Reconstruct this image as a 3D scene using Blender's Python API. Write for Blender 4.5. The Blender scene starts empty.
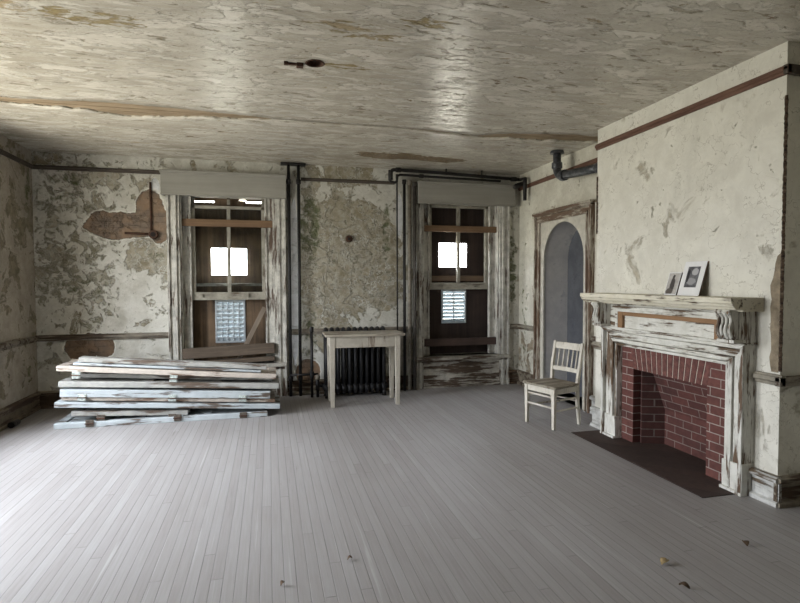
import bpy, bmesh, math, random
from mathutils import Vector, Matrix
C = bpy.context.scene.collection
SC = bpy.context.scene
rnd = random.Random(7)

# ------------------------------------------------------------------ dimensions (metres)
XL, XR, XB, YB, Y1, Y0, ZC, YF = -2.78, 3.69, 3.385, 7.38, 2.87, 4.975, 3.15, -3.6
W1, W2 = -0.515, 2.765          # centres of the two back windows
WH = 0.595                      # half width of each window recess
WZ0, WZ1 = 0.46, 2.69


def lin(*c):
    if len(c) == 1:
        c = c[0]
    o = []
    for v in c:
        v /= 255.0
        o.append(v / 12.92 if v <= 0.04045 else ((v + 0.055) / 1.055) ** 2.4)
    return (o[0], o[1], o[2], 1.0)


# ------------------------------------------------------------------ node helper
class Mat:
    def __init__(s, name):
        s.m = bpy.data.materials.new(name)
        s.m.use_nodes = True
        s.t = s.m.node_tree
        s.t.nodes.clear()
        s.out = s.t.nodes.new('ShaderNodeOutputMaterial')
        tc = s.t.nodes.new('ShaderNodeTexCoord')
        oi = s.t.nodes.new('ShaderNodeObjectInfo')
        s.obj = tc.outputs['Object']
        s.rand = oi.outputs['Random']

    def n(s, typ, ins=None, out=0, **props):
        d = s.t.nodes.new('ShaderNode' + typ)
        for k, v in props.items():
            setattr(d, k, v)
        for k, v in (ins or {}).items():
            sock = d.inputs[k]
            if isinstance(v, bpy.types.NodeSocket):
                s.t.links.new(v, sock)
            elif v is not None:
                sock.default_value = v
        return d.outputs[out]

    def math(s, op, a, b=None, clamp=False):
        return s.n('Math', {0: a, 1: b} if b is not None else {0: a}, operation=op, use_clamp=clamp)

    def vmath(s, op, a, b):
        return s.n('VectorMath', {0: a, 1: b}, operation=op)

    def map(s, v, scale=(1, 1, 1), loc=(0, 0, 0), rot=(0, 0, 0)):
        return s.n('Mapping', {'Vector': v, 'Scale': scale, 'Location': loc, 'Rotation': rot})

    def noise(s, v, scale=1.0, detail=5.0, rough=0.6, dist=0.0, color=False):
        return s.n('TexNoise', {'Vector': v, 'Scale': scale, 'Detail': detail, 'Roughness': rough, 'Distortion': dist}, out=1 if color else 0)

    def vor(s, v, scale, feature='F1', rand=1.0):
        return s.n('TexVoronoi', {'Vector': v, 'Scale': scale, 'Randomness': rand}, feature=feature)

    def step(s, f, a, b):
        """0 below a, 1 above b, smooth"""
        return s.n('MapRange', {'Value': f, 'From Min': a, 'From Max': b, 'To Min': 0.0, 'To Max': 1.0}, interpolation_type='SMOOTHSTEP')

    def lerp(s, f, a, b):
        d = s.t.nodes.new('ShaderNodeMix')
        d.data_type = 'RGBA'
        for sock, v in ((d.inputs[0], f), (d.inputs[6], a), (d.inputs[7], b)):
            if isinstance(v, bpy.types.NodeSocket):
                s.t.links.new(v, sock)
            else:
                sock.default_value = v
        return d.outputs[2]

    def ramp(s, f, *stops):
        d = s.t.nodes.new('ShaderNodeValToRGB')
        s.t.links.new(f, d.inputs[0])
        el = d.color_ramp.elements
        while len(el) < len(stops):
            el.new(0.5)
        for e, (p, c) in zip(el, stops):
            e.position = p
            e.color = c
        return d.outputs[0]

    def sep(s, v):
        d = s.t.nodes.new('ShaderNodeSeparateXYZ')
        s.t.links.new(v, d.inputs[0])
        return d.outputs

    def comb(s, x, y, z):
        return s.n('CombineXYZ', {0: x, 1: y, 2: z})

    def bump(s, h, dist=0.01, strength=1.0, normal=None):
        return s.n('Bump', {'Height': h, 'Distance': dist, 'Strength': strength, 'Normal': normal})

    def done(s, color, rough=0.8, normal=None, spec=0.3, metal=0.0):
        p = s.t.nodes.new('ShaderNodeBsdfPrincipled')
        for k, v in (('Base Color', color), ('Roughness', rough), ('Normal', normal), ('Specular IOR Level', spec), ('Metallic', metal)):
            if isinstance(v, bpy.types.NodeSocket):
                s.t.links.new(v, p.inputs[k])
            elif v is not None:
                p.inputs[k].default_value = v
        s.t.links.new(p.outputs[0], s.out.inputs[0])
        return s.m

    def localv(s):
        r = s.math('MULTIPLY', s.rand, 37.0)
        return s.vmath('ADD', s.obj, s.comb(r, r, r))


def plain(name, rgb, rough=0.6, metal=0.0, var=0.15, scale=20, spec=0.4, bump=0.002):
    m = Mat(name)
    v = m.localv()
    n = m.noise(v, scale, 5, 0.65)
    a = lin([x * (1 - var) for x in rgb])
    b = lin([min(255, x * (1 + var)) for x in rgb])
    return m.done(m.ramp(n, (0.3, a), (0.7, b)), rough, m.bump(n, bump), spec, metal)


def peel(name, paint, wood, axis='z', amt=0.5, fine=1.0, rough=0.62, paint2=None, soft=0.03):
    """weathered paint flaking off wood along one grain axis; bigger amt = more bare wood"""
    m = Mat(name)
    v = m.localv()
    sc = {'x': (1.2, 13, 13), 'y': (13, 1.2, 13), 'z': (13, 13, 1.2)}[axis]
    sf = {'x': (6, 55, 55), 'y': (55, 6, 55), 'z': (55, 55, 6)}[axis]
    g = m.noise(m.map(v, [q * fine for q in sc]), 1.0, 7, 0.62, 0.3)
    big = m.noise(v, 2.2, 4, 0.6)
    fn = m.noise(m.map(v, [q * fine for q in sf]), 1.0, 4, 0.6)
    f = m.math('ADD', m.math('ADD', m.math('MULTIPLY', g, 0.6), m.math('MULTIPLY', big, 0.3)), m.math('MULTIPLY', fn, 0.14))
    t = 0.33 + 0.4 * amt
    k = m.step(f, t - soft, t + soft)               # 1 = paint
    p2 = paint2 or [x * 0.8 for x in paint]
    pc = m.lerp(m.step(m.noise(v, 7, 6, 0.7), 0.35, 0.68), lin(paint), lin(p2))
    pc = m.lerp(m.math('MULTIPLY', m.step(fn, 0.55, 0.75), 0.35), pc, lin(wood))
    wc = m.lerp(fn, lin([x * 0.6 for x in wood]), lin([min(255, x * 1.35) for x in wood]))
    h = m.math('ADD', m.math('MULTIPLY', k, 0.8), m.math('MULTIPLY', fn, 0.3))
    return m.done(m.lerp(k, wc, pc), rough, m.bump(h, 0.004), 0.3)


def oldwood(name, a, b, axis='x', rough=0.7, sc=1.0):
    m = Mat(name)
    v = m.localv()
    s = {'x': (2, 40, 40), 'y': (40, 2, 40), 'z': (40, 40, 2)}[axis]
    g = m.noise(m.map(v, [q * sc for q in s]), 1.0, 6, 0.65, 0.4)
    big = m.noise(v, 3.0, 4, 0.6)
    f = m.math('ADD', m.math('MULTIPLY', g, 0.6), m.math('MULTIPLY', big, 0.4))
    return m.done(m.ramp(f, (0.32, lin(a)), (0.66, lin(b))), rough, m.bump(g, 0.003), 0.25)


def blobs_field(m, u, v, w, items):
    """soft fields 0..1 for ellipses (cu, cv, ru, rv)"""
    res = []
    for (cu, cv, ru, rv) in items:
        a = m.math('DIVIDE', m.math('SUBTRACT', u, cu), ru)
        b = m.math('DIVIDE', m.math('SUBTRACT', v, cv), rv)
        d = m.math('SQRT', m.math('ADD', m.math('MULTIPLY', a, a), m.math('MULTIPLY', b, b)))
        res.append(d)
    return res


def plaster(name, uv, base, base2, patches=(), spots=(), rough=0.75, spec=0.25, stretch=(1, 1, 1), crack=0.35, grain=1.0,
            crackcol=(95, 90, 75), relief=0.012, veins=None, speck=.6):
    """patches: (colour, colour2, noise scale, threshold, softness, bias fields [(cu,cv,ru,rv,gain)])
       spots: (colour, colour2 or 'brick', [(cu,cv,ru,rv)...], warp)"""
    m = Mat(name)
    P = m.obj
    x = m.sep(P)
    u, v = x['XYZ'.index(uv[0])], x['XYZ'.index(uv[1])]
    Ps = m.map(P, stretch)
    n_big = m.noise(Ps, 1.1, 6, 0.62, 0.4)
    n_mid = m.noise(Ps, 5.0, 7, 0.68, 0.3)
    n_fine = m.noise(Ps, 28.0, 5, 0.7)
    col = m.lerp(m.step(m.math('ADD', m.math('MULTIPLY', n_big, 0.5), m.math('MULTIPLY', n_mid, 0.5)), 0.36, 0.64), lin(base2), lin(base))
    height = m.math('ADD', m.math('MULTIPLY', n_fine, 0.10 * grain), m.math('MULTIPLY', n_mid, 0.35 * grain))
    # hairline cracks of old paint
    wv = m.vmath('ADD', Ps, m.vmath('SCALE', m.noise(Ps, 6, 4, 0.6, color=True), None) if False else m.noise(Ps, 3.5, 4, 0.6, color=True))
    cr = m.vor(wv, 3.0, 'DISTANCE_TO_EDGE')
    cm = m.math('MULTIPLY', m.step(cr, 0.018, 0.004), m.step(n_mid, 0.42, 0.58))
    col = m.lerp(m.math('MULTIPLY', cm, crack), col, lin(crackcol))
    for i, (c1, c2, sc, th, so, bias) in enumerate(patches):
        off = m.map(Ps, (1, 1, 1), (3.7 * i + 1.3, 5.1 * i, 2.9 * i))
        nn = m.noise(off, sc, 8, 0.66, 0.5)
        f = nn
        for (cu, cv, ru, rv, g) in bias:
            d = blobs_field(m, u, v, None, [(cu, cv, ru, rv)])[0]
            f = m.math('ADD', f, m.math('MULTIPLY', m.step(d, 1.25, 0.35), g))
        k = m.step(f, th - so, th + so)
        pc = m.lerp(m.step(m.noise(off, sc * 5, 6, 0.7), 0.35, 0.65), lin(c1), lin(c2))
        # pale broken rim of the paint layer round each bare patch
        rim = m.math('MULTIPLY', m.step(f, th - so * 3.0, th - so), m.math('SUBTRACT', 1.0, k))
        col = m.lerp(m.math('MULTIPLY', rim, 0.18), col, lin([min(255, b * 1.1) for b in base]))
        if veins and i == 0:
            vn = m.vmath('ADD', Ps, m.noise(Ps, 2.6, 5, 0.6, color=True))
            ve = m.vor(vn, 2.4, 'DISTANCE_TO_EDGE')
            vk = m.math('MULTIPLY', m.step(ve, 0.03, 0.012), m.step(m.noise(off, 2.0, 3, 0.5), .42, .55))
            k = m.math('MULTIPLY', k, m.math('SUBTRACT', 1.0, m.math('MULTIPLY', vk, veins[1])))
        col = m.lerp(k, col, pc)
        height = m.math('SUBTRACT', height, m.math('MULTIPLY', k, 0.55))
    wn = m.math('SUBTRACT', m.noise(P, 3.2, 7, 0.62), 0.5)
    for (c1, c2, items, warp) in spots:
        dd = blobs_field(m, u, v, None, items)
        d = dd[0]
        for e in dd[1:]:
            d = m.math('MINIMUM', d, e)
        d = m.math('ADD', d, m.math('MULTIPLY', wn, warp))
        k = m.step(d, 1.03, 0.97)
        edge = m.math('MULTIPLY', m.step(d, 1.16, 1.04), m.math('SUBTRACT', 1.0, k))
        if c2 == 'brick':
            b = m.n('TexBrick', {'Vector': m.comb(u, v, 0.0), 'Color1': lin(c1), 'Color2': lin([q * 0.86 for q in c1]), 'Mortar': lin([q * 0.72 for q in c1]),
                                 'Scale': 1.0, 'Mortar Size': 0.006, 'Brick Width': 0.21, 'Row Height': 0.075, 'Mortar Smooth': 0.4})
            sc = m.lerp(m.step(n_mid, 0.4, 0.62), b, lin([min(255, c1[0] * 1.08), c1[1] * 1.02, c1[2] * 0.95]))
            sc = m.lerp(m.math('MULTIPLY', m.step(n_fine, 0.5, 0.75), 0.35), sc, lin([min(255, q * 1.35) for q in c1]))
        else:
            sc = m.lerp(m.step(m.noise(P, 9, 6, 0.7), 0.35, 0.65), lin(c1), lin(c2))
        col = m.lerp(m.math('MULTIPLY', edge, 0.7), col, lin([min(255, b * 1.15) for b in base]))
        col = m.lerp(k, col, sc)
        height = m.math('SUBTRACT', height, m.math('MULTIPLY', k, 1.2))
    sp = m.math('MULTIPLY', m.step(m.noise(P, 42, 4, .7), .60, .72), m.step(m.noise(P, 1.6, 4, .6), .40, .62))
    col = m.lerp(m.math('MULTIPLY', sp, speck), col, lin([q * .55 for q in base2]))
    gr = m.noise(m.map(P, (1, 1, .5), (8, 3, 1)), 2.3, 7, .68)
    col = m.lerp(m.math('MULTIPLY', m.step(gr, .52, .75), .5 * speck), col, lin([q * .72 for q in base2]))
    return m.done(col, rough, m.bump(height, relief), spec)


# ------------------------------------------------------------------ mesh helper
class MB:
    def __init__(s):
        s.bm = bmesh.new()

    def box(s, x0, x1, y0, y1, z0, z1, M=None):
        co = [(x0, y0, z0), (x1, y0, z0), (x1, y1, z0), (x0, y1, z0), (x0, y0, z1), (x1, y0, z1), (x1, y1, z1), (x0, y1, z1)]
        vs = [s.bm.verts.new(M @ Vector(c) if M else c) for c in co]
        for f in ((0, 3, 2, 1), (4, 5, 6, 7), (0, 1, 5, 4), (1, 2, 6, 5), (2, 3, 7, 6), (3, 0, 4, 7)):
            s.bm.faces.new([vs[i] for i in f])
        return s

    def hexa(s, co):
        vs = [s.bm.verts.new(c) for c in co]
        for f in ((0, 3, 2, 1), (4, 5, 6, 7), (0, 1, 5, 4), (1, 2, 6, 5), (2, 3, 7, 6), (3, 0, 4, 7)):
            s.bm.faces.new([vs[i] for i in f])
        return s

    def prism(s, poly, a0, a1, to):
        """poly: 2-D outline, extruded from a0 to a1; to(p, q, a) -> xyz"""
        A = [s.bm.verts.new(to(p, q, a0)) for p, q in poly]
        B = [s.bm.verts.new(to(p, q, a1)) for p, q in poly]
        n = len(poly)
        s.bm.faces.new(A[::-1])
        s.bm.faces.new(B)
        for i in range(n):
            s.bm.faces.new((A[i], A[(i + 1) % n], B[(i + 1) % n], B[i]))
        return s

    def tube(s, pts, r, n=12, cap=True):
        pts = [Vector(p) for p in pts]
        rs = r if isinstance(r, (list, tuple)) else [r] * len(pts)
        rings = []
        T0 = (pts[1] - pts[0]).normalized()
        up = Vector((0, 0, 1)) if abs(T0.z) < 0.9 else Vector((1, 0, 0))
        N = (up - T0 * up.dot(T0)).normalized()
        for i, p in enumerate(pts):
            a = (pts[i] - pts[i - 1]).normalized() if i else T0
            b = (pts[i + 1] - pts[i]).normalized() if i < len(pts) - 1 else a
            T = (a + b).normalized()
            N = (N - T * N.dot(T)).normalized()
            Bn = T.cross(N)
            k = 1 / max(0.5, T.dot(a))
            rings.append([s.bm.verts.new(p + (N * math.cos(2 * math.pi * j / n) + Bn * math.sin(2 * math.pi * j / n)) * rs[i] * k) for j in range(n)])
        for A, B in zip(rings, rings[1:]):
            for j in range(n):
                f = s.bm.faces.new((A[j], A[(j + 1) % n], B[(j + 1) % n], B[j]))
                f.smooth = True
        if cap:
            s.bm.faces.new(rings[0][::-1])
            s.bm.faces.new(rings[-1])
        return s

    def holes(s, a0, a1, b0, b1, d0, d1, hs, to):
        """slab over a x b with rectangular holes (a0,a1,b0,b1), thickness d0..d1"""
        As = sorted(set([a0, a1] + [h[0] for h in hs] + [h[1] for h in hs]))
        Bs = sorted(set([b0, b1] + [h[2] for h in hs] + [h[3] for h in hs]))
        def solid(i, j):
            if i < 0 or j < 0 or i >= len(As) - 1 or j >= len(Bs) - 1:
                return False
            ca, cb = (As[i] + As[i + 1]) / 2, (Bs[j] + Bs[j + 1]) / 2
            return not any(h[0] < ca < h[1] and h[2] < cb < h[3] for h in hs)
        V = {}
        def vert(i, j, d):
            k = (i, j, d)
            if k not in V:
                V[k] = s.bm.verts.new(to(As[i], Bs[j], d1 if d else d0))
            return V[k]
        for i in range(len(As) - 1):
            for j in range(len(Bs) - 1):
                if not solid(i, j):
                    continue
                c = [(i, j), (i + 1, j), (i + 1, j + 1), (i, j + 1)]
                s.bm.faces.new([vert(*q, 0) for q in c])
                s.bm.faces.new([vert(*q, 1) for q in c[::-1]])
                for (p, q, di, dj) in ((0, 1, 0, -1), (1, 2, 1, 0), (2, 3, 0, 1), (3, 0, -1, 0)):
                    if not solid(i + di, j + dj):
                        s.bm.faces.new([vert(*c[p], 0), vert(*c[p], 1), vert(*c[q], 1), vert(*c[q], 0)])
        return s

    def build(s, name, mat, parent=None, bevel=0.0, seg=2, smooth=False):
        bmesh.ops.recalc_face_normals(s.bm, faces=s.bm.faces)
        me = bpy.data.meshes.new(name)
        s.bm.to_mesh(me)
        s.bm.free()
        if smooth:
            for p in me.polygons:
                p.use_smooth = True
        o = bpy.data.objects.new(name, me)
        C.objects.link(o)
        for mm in (mat if isinstance(mat, (list, tuple)) else [mat]):
            me.materials.append(mm)
        if bevel:
            b = o.modifiers.new('bevel', 'BEVEL')
            b.width = bevel
            b.segments = seg
            b.limit_method = 'ANGLE'
        if parent:
            o.parent = parent
        return o


def arc(c, r, a0, a1, n, f):
    return [f(c[0] + r * math.cos(a0 + (a1 - a0) * i / n), c[1] + r * math.sin(a0 + (a1 - a0) * i / n)) for i in range(n + 1)]


def tag(o, label, cat, group=None, kind=None):
    o['label'] = label
    o['category'] = cat
    if group:
        o['group'] = group
    if kind:
        o['kind'] = kind
    return o


def struct(o, label=None):
    o['kind'] = 'structure'
    if label:
        o['label'] = label
    return o


def empty(name, loc=(0, 0, 0), rz=0.0):
    o = bpy.data.objects.new(name, None)
    o.location = loc
    o.rotation_euler = (0, 0, rz)
    o.empty_display_size = 0.1
    C.objects.link(o)
    return o


XZ = lambda a, b, d: (a, d, b)
YZ = lambda a, b, d: (d, a, b)
XY = lambda a, b, d: (a, b, d)

# ------------------------------------------------------------------ materials
OLIVE, OLIVE2 = (112, 105, 84), (140, 132, 110)
GREEN, GREEN2 = (86, 96, 62), (118, 122, 92)
M_back = plaster('back_wall_plaster', 'XZ', (204, 203, 196), (170, 167, 156),
    patches=[
        ((140, 131, 109), (120, 112, 92), 1.5, 0.60, 0.012, [(-2.3, 2.2, .75, 1.5, .05), (1.1, 1.75, .80, 1.5, .34), (1.35, 2.78, .5, .16, -.2), (.85, 2.76, .24, .2, -.16), (1.5, 2.0, .2, .35, -.14), (1.35, 1.0, .5, .3, -.16), (-1.75, 1.3, .6, .6, -.05), (-1.4, 1.95, .3, .3, .12)]),
        ((136, 130, 112), (154, 147, 129), 3.6, 0.60, 0.03, [(-2.3, 2.3, .7, 1.2, .05), (1.0, 1.9, .7, 1.1, .09), (-1.9, 2.85, .8, .12, .12)]),
        ((116, 113, 94), (142, 137, 119), 9.0, 0.63, 0.05, [(-2.3, 2.3, .7, 1.2, .07), (-2.45, 1.2, .6, .9, .06), (1.0, 1.6, .8, 1.4, .03)]),
        ((92, 98, 72), (116, 118, 94), 9.0, 0.72, 0.10, [(.56, 2.3, .2, .7, .24), (3.56, 1.75, .12, .75, .26), (-1.38, 1.85, .15, .22, .16), (1.62, 2.3, .08, .6, .18), (-2.5, 2.7, .4, .3, .12), (-2.3, 1.5, .5, .3, .14), (.55, .85, .16, .5, .16), (-2.1, 2.85, .5, .1, .1)]),
    ],
    spots=[((222, 224, 226), (205, 206, 206), [(.34, 1.55, .07, 1.13), (-1.4, 2.73, .06, .16), (1.82, 2.5, .05, .3)], .25),
           ((126, 112, 99), 'brick', [(-1.74, 2.28, .44, .17), (-1.47, 2.46, .17, .30), (-1.36, 2.28, .12, .24), (-2.0, 2.25, .22, .07)], 1.1),
           ((114, 99, 86), 'brick', [(-2.25, .74, .22, .16), (-2.05, .74, .14, .15)], 1.2),
           ((132, 114, 98), 'brick', [(.52, .28, .16, .2)], .8)],
    relief=0.016, veins=(.08, .9))
M_left = plaster('left_wall_plaster', 'YZ', (176, 168, 156), (146, 138, 124), veins=(0,0), 
    patches=[((140, 132, 114), (112, 106, 88), 2.2, 0.56, 0.02, [(7.2, 2.2, .5, 1.2, .06)]),
             ((108, 104, 84), (132, 126, 106), 7.0, 0.62, 0.04, []),
             ((96, 98, 72), (120, 120, 92), 5.0, 0.7, 0.05, [(7.2, 2.6, .4, .4, .1), (7.2, .6, .4, .4, .1)])],
    relief=0.014)
M_right = plaster('right_wall_plaster', 'YZ', (212, 210, 198), (186, 182, 168),
    patches=[((150, 138, 118), (124, 112, 94), 3.0, 0.66, 0.03, [(7.1, .5, .4, .45, .16), (5.2, .5, .3, .5, .12), (5.3, 2.6, .4, .3, .06)]),
             ((140, 128, 108), (166, 156, 138), 8.0, 0.64, 0.05, []),
             ((92, 104, 66), (124, 126, 94), 6.0, 0.72, 0.05, [(7.2, 1.5, .15, 1.2, .12), (5.1, 2.1, .2, .7, .12)])], relief=0.012)
M_breast = plaster('chimney_plaster', 'YZ', (224, 222, 212), (208, 205, 194), speck=.35,
    patches=[((186, 178, 160), (172, 164, 146), 2.4, 0.64, 0.05, []),
             ((168, 160, 138), (190, 183, 165), 9.0, 0.70, 0.04, [(4.1, 2.15, .12, .5, .06), (3.1, .6, .3, .3, -.1)]),
             ((110, 108, 84), (140, 134, 110), 14.0, 0.80, 0.04, [(4.35, 2.3, .10, .3, .15), (4.0, 2.55, .06, .25, .13)])],
    relief=0.02, grain=1.7, crackcol=(140, 132, 114), crack=0.6)
M_rear = plaster('rear_wall_plaster', 'XZ', (92, 86, 76), (76, 70, 62),  # unseen wall behind the camera, darkened to cut bounced light
    patches=[((140, 132, 112), (120, 112, 92), 2.0, 0.6, 0.02, [])])
M_ceil = plaster('ceiling_paint', 'XY', (200, 194, 182), (172, 165, 151), speck=.8,
    patches=[((214, 209, 198), (202, 196, 184), 3.4, 0.53, 0.02, []),
             ((140, 131, 112), (160, 152, 136), 6.0, 0.62, 0.03, []),
             ((140, 124, 88), (162, 148, 114), 7.0, 0.70, 0.04, [(-1.05, 3.62, .45, .14, .2), (.6, 3.98, .3, .06, .22), (.5, 3.4, .5, .15, .17), (1.0, 3.2, .3, .1, .16)]),
             ((116, 98, 74), (140, 122, 96), 4.5, 0.66, 0.015, [(1.5, 6.62, .5, .2, .34), (2.2, 6.68, .42, .18, .30)]),
             ((158, 142, 112), (176, 160, 130), 3.2, 0.67, 0.03, [(-1.2, 3.6, .5, .3, .08), (.5, 3.5, .4, .3, .08), (.3, 6.9, 2.4, .3, .05)])],
    spots=[],
    rough=0.24, spec=0.65, stretch=(.9, 2.6, 1), crack=.5, grain=1.9, relief=0.006)
M_niche = plaster('niche_plaster', 'YZ', (196, 194, 191), (178, 177, 177),
    patches=[((166, 167, 170), (180, 180, 182), 5.0, 0.62, 0.05, [])], crack=.15, crackcol=(96, 100, 116), relief=.006)
M_nicheback = plaster('niche_back_plaster', 'YZ', (98, 100, 105), (82, 84, 90), patches=[((78, 81, 88), (94, 97, 104), 5.0, 0.62, 0.05, [])], crack=.15, crackcol=(50, 56, 70), relief=.006)  # back face a darker grey than the niche sides


def floor_mat():
    m = Mat('worn_grey_floorboards')
    x = m.sep(m.obj)
    W = 0.062
    u = m.math('DIVIDE', x[0], W)
    idx = m.math('FLOOR', u)
    fr = m.math('SUBTRACT', u, idx)
    r1 = m.n('TexWhiteNoise', {'W': idx}, noise_dimensions='1D')
    yy = m.math('DIVIDE', m.math('ADD', x[1], m.math('MULTIPLY', r1, 9.0)), 2.6)
    seg = m.math('FLOOR', yy)
    sfr = m.math('SUBTRACT', yy, seg)
    r2 = m.n('TexWhiteNoise', {'Vector': m.comb(idx, seg, 0.0)}, noise_dimensions='2D')
    off = m.comb(m.math('MULTIPLY', r2, 13.0), m.math('MULTIPLY', r2, 7.0), 0.0)
    g = m.noise(m.vmath('ADD', m.map(m.obj, (60, 2.2, 1)), off), 1.0, 6, 0.66, 0.3)
    big = m.noise(m.map(m.obj, (.9, .45, 1)), 1.3, 5, 0.6)
    f = m.math('ADD', m.math('ADD', m.math('MULTIPLY', g, .50), m.math('MULTIPLY', r2, .13)), m.math('MULTIPLY', big, .37))
    col = m.ramp(f, (.25, lin(124, 119, 116)), (.42, lin(142, 138, 136)), (.58, lin(152, 149, 148)), (.78, lin(168, 166, 166)))
    streak = m.math('MULTIPLY', m.step(m.noise(m.map(m.obj, (24, .5, 1)), 1.0, 5, .6), .62, .72), .5)
    col = m.lerp(streak, col, lin(184, 182, 182))
    dark = m.math('MULTIPLY', m.step(m.noise(m.map(m.obj, (18, .8, 1), (4, 9, 0)), 1.0, 6, .65), .64, .72), .55)
    col = m.lerp(dark, col, lin(96, 88, 80))
    gap = m.math('MAXIMUM', m.math('MAXIMUM', m.step(fr, .045, .015), m.step(fr, .955, .985)), m.step(sfr, .0025, .001))
    gn = m.step(m.noise(m.map(m.obj, (30, 1.2, 1)), 1.0, 3, .5), .25, .6)
    col = m.lerp(m.math('MULTIPLY', gap, m.math('ADD', .12, m.math('MULTIPLY', gn, .5))), col, lin(84, 78, 74))
    h = m.math('SUBTRACT', m.math('ADD', m.math('MULTIPLY', g, .25), m.math('MULTIPLY', r2, .2)), gap)
    rough = m.math('ADD', .42, m.math('MULTIPLY', g, .25))
    return m.done(col, rough, m.bump(h, .0016), .4)


M_floor = floor_mat()


def brick_mat(name, c1, c2, mortar, bw=.2, rh=.072, only_y=False):
    m = Mat(name)
    x = m.sep(m.obj)
    u = x[1] if only_y else m.math('ADD', x[0], x[1])
    n = m.noise(m.obj, 18, 6, .7)
    big = m.noise(m.obj, 3.0, 4, .6)
    b = m.t.nodes.new('ShaderNodeTexBrick')
    m.t.links.new(m.comb(u, x[2], 0.0), b.inputs['Vector'])
    for k, v in (('Color1', lin(c1)), ('Color2', lin(c2)), ('Mortar', lin(mortar)), ('Scale', 1.0), ('Mortar Size', .0045), ('Mortar Smooth', .15),
                 ('Brick Width', bw), ('Row Height', rh), ('Bias', -.1)):
        b.inputs[k].default_value = v
    col = m.lerp(m.math('MULTIPLY', m.step(n, .35, .75), .45), b.outputs[0], lin([q * .62 for q in c1]))
    col = m.lerp(m.math('MULTIPLY', m.step(big, .5, .72), .4), col, lin(40, 30, 28))
    h = m.math('SUBTRACT', m.math('MULTIPLY', n, .3), b.outputs[1])
    return m.done(col, .78, m.bump(h, .004), .25)


M_brick = brick_mat('red_fireplace_brick', (110, 70, 64), (92, 58, 54), (164, 152, 144))
M_brick_in = brick_mat('sooty_firebrick', (88, 58, 54), (72, 50, 47), (120, 108, 102))
M_brick_back = brick_mat('sooty_fireback_brick', (96, 60, 55), (78, 51, 48), (130, 116, 110), only_y=True)
M_jack = plain('red_brick_face', (100, 66, 61), .8, var=.2, scale=25, spec=.25)
M_mortar = plain('pale_mortar', (184, 172, 160), .9, var=.08, scale=40)
M_hearth = brick_mat('dark_hearth_brick', (74, 60, 55), (64, 53, 49), (54, 47, 44), .2, .2)

WHITE = (212, 210, 202)
M_case = peel('peeling_window_paint', (204, 202, 194), (88, 74, 64), 'z', .34, 1.7)
M_case_h = peel('peeling_sill_paint', (188, 184, 174), (80, 68, 58), 'x', .46, 1.5)
M_sash = peel('grey_sash_paint', (164, 160, 148), (88, 76, 64), 'z', .28)
M_sash_h = peel('grey_rail_paint', (162, 158, 146), (88, 76, 64), 'x', .30)
M_mantel_z = peel('peeling_white_mantel_upright', (218, 217, 210), (96, 78, 62), 'z', .37, 1.9, paint2=(200, 198, 190))
M_mantel_y = peel('peeling_white_mantel_board', (218, 217, 210), (92, 76, 60), 'y', .38, 1.8, paint2=(198, 196, 186))
M_shelf = peel('cream_mantel_shelf', (216, 211, 195), (86, 72, 56), 'y', .32, 1.4, paint2=(206, 200, 180))
M_strip = oldwood('bare_brown_pine', (120, 92, 66), (150, 118, 88), 'y')
M_strip_z = oldwood('bare_brown_pine_upright', (120, 92, 66), (150, 118, 88), 'z')
M_arch = peel('flaking_arch_casing', (186, 178, 164), (98, 80, 66), 'z', .52, 1.7)
M_spandrel = plain('cream_spandrel', (186, 182, 170), .7, 0, .1, 9)
M_arch_h = peel('flaking_arch_head', (186, 178, 164), (98, 80, 66), 'y', .52, 1.7)
M_rail_x = peel('dark_rail_x', (118, 110, 98), (62, 50, 42), 'x', .5, paint2=(98, 90, 80))
M_rail_y = peel('dark_rail_y', (118, 110, 98), (62, 50, 42), 'y', .5, paint2=(98, 90, 80))
M_chair_rail_x = peel('grey_chair_rail_x', (140, 132, 120), (70, 58, 48), 'x', .44)
M_chair_rail_y = peel('grey_chair_rail_y', (150, 144, 130), (84, 70, 58), 'y', .40)
M_picrail_red = oldwood('red_brown_picture_rail', (78, 54, 44), (122, 94, 80), 'y')
M_picrail_dark = oldwood('dark_picture_rail', (56, 50, 46), (96, 88, 80), 'x')
M_base_w = peel('peeling_baseboard_y', (208, 208, 204), (92, 78, 62), 'y', .34)
M_base_x = peel('peeling_baseboard_x', (150, 142, 126), (78, 64, 52), 'x', .5)
M_base_y = peel('brown_baseboard_y', (128, 116, 100), (74, 60, 50), 'y', .5)
M_pelmet = oldwood('grey_pelmet_paint', (138, 136, 129), (156, 154, 147), 'x', .6, .4)
M_board = oldwood('rusty_brown_boarding', (46, 41, 36), (118, 98, 78), 'z', .75, .35)
M_board_dark = oldwood('dark_brown_boarding', (38, 33, 32), (68, 56, 51), 'z', .75, .35)
M_batten = oldwood('red_brown_batten', (96, 76, 58), (132, 106, 82), 'x')
M_timber = oldwood('dark_brown_timber', (74, 64, 55), (112, 99, 86), 'x')
M_stick = oldwood('weathered_stick', (98, 88, 78), (142, 130, 116), 'z')
M_black = plain('black_radiator_iron', (34, 34, 36), .5, .3, .25, 30, .4)
M_pipe = plain('black_pipe_iron', (38, 37, 37), .5, .4, .3, 30, .4)
M_pipe_grey = plain('grey_painted_pipe', (118, 112, 102), .55, .1, .25, 20, .4)
M_pipe_mid = plain('dark_grey_pipe', (70, 66, 62), .55, .3, .25, 20, .4)
M_drain = plain('dark_iron_drain', (78, 80, 84), .45, .6, .3, 25, .5)
M_table = peel('greige_table_paint', (178, 172, 160), (122, 112, 100), 'z', .24, paint2=(160, 154, 142))
M_table_top = peel('worn_table_top', (168, 161, 148), (112, 102, 90), 'x', .34, paint2=(150, 143, 130))
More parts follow.
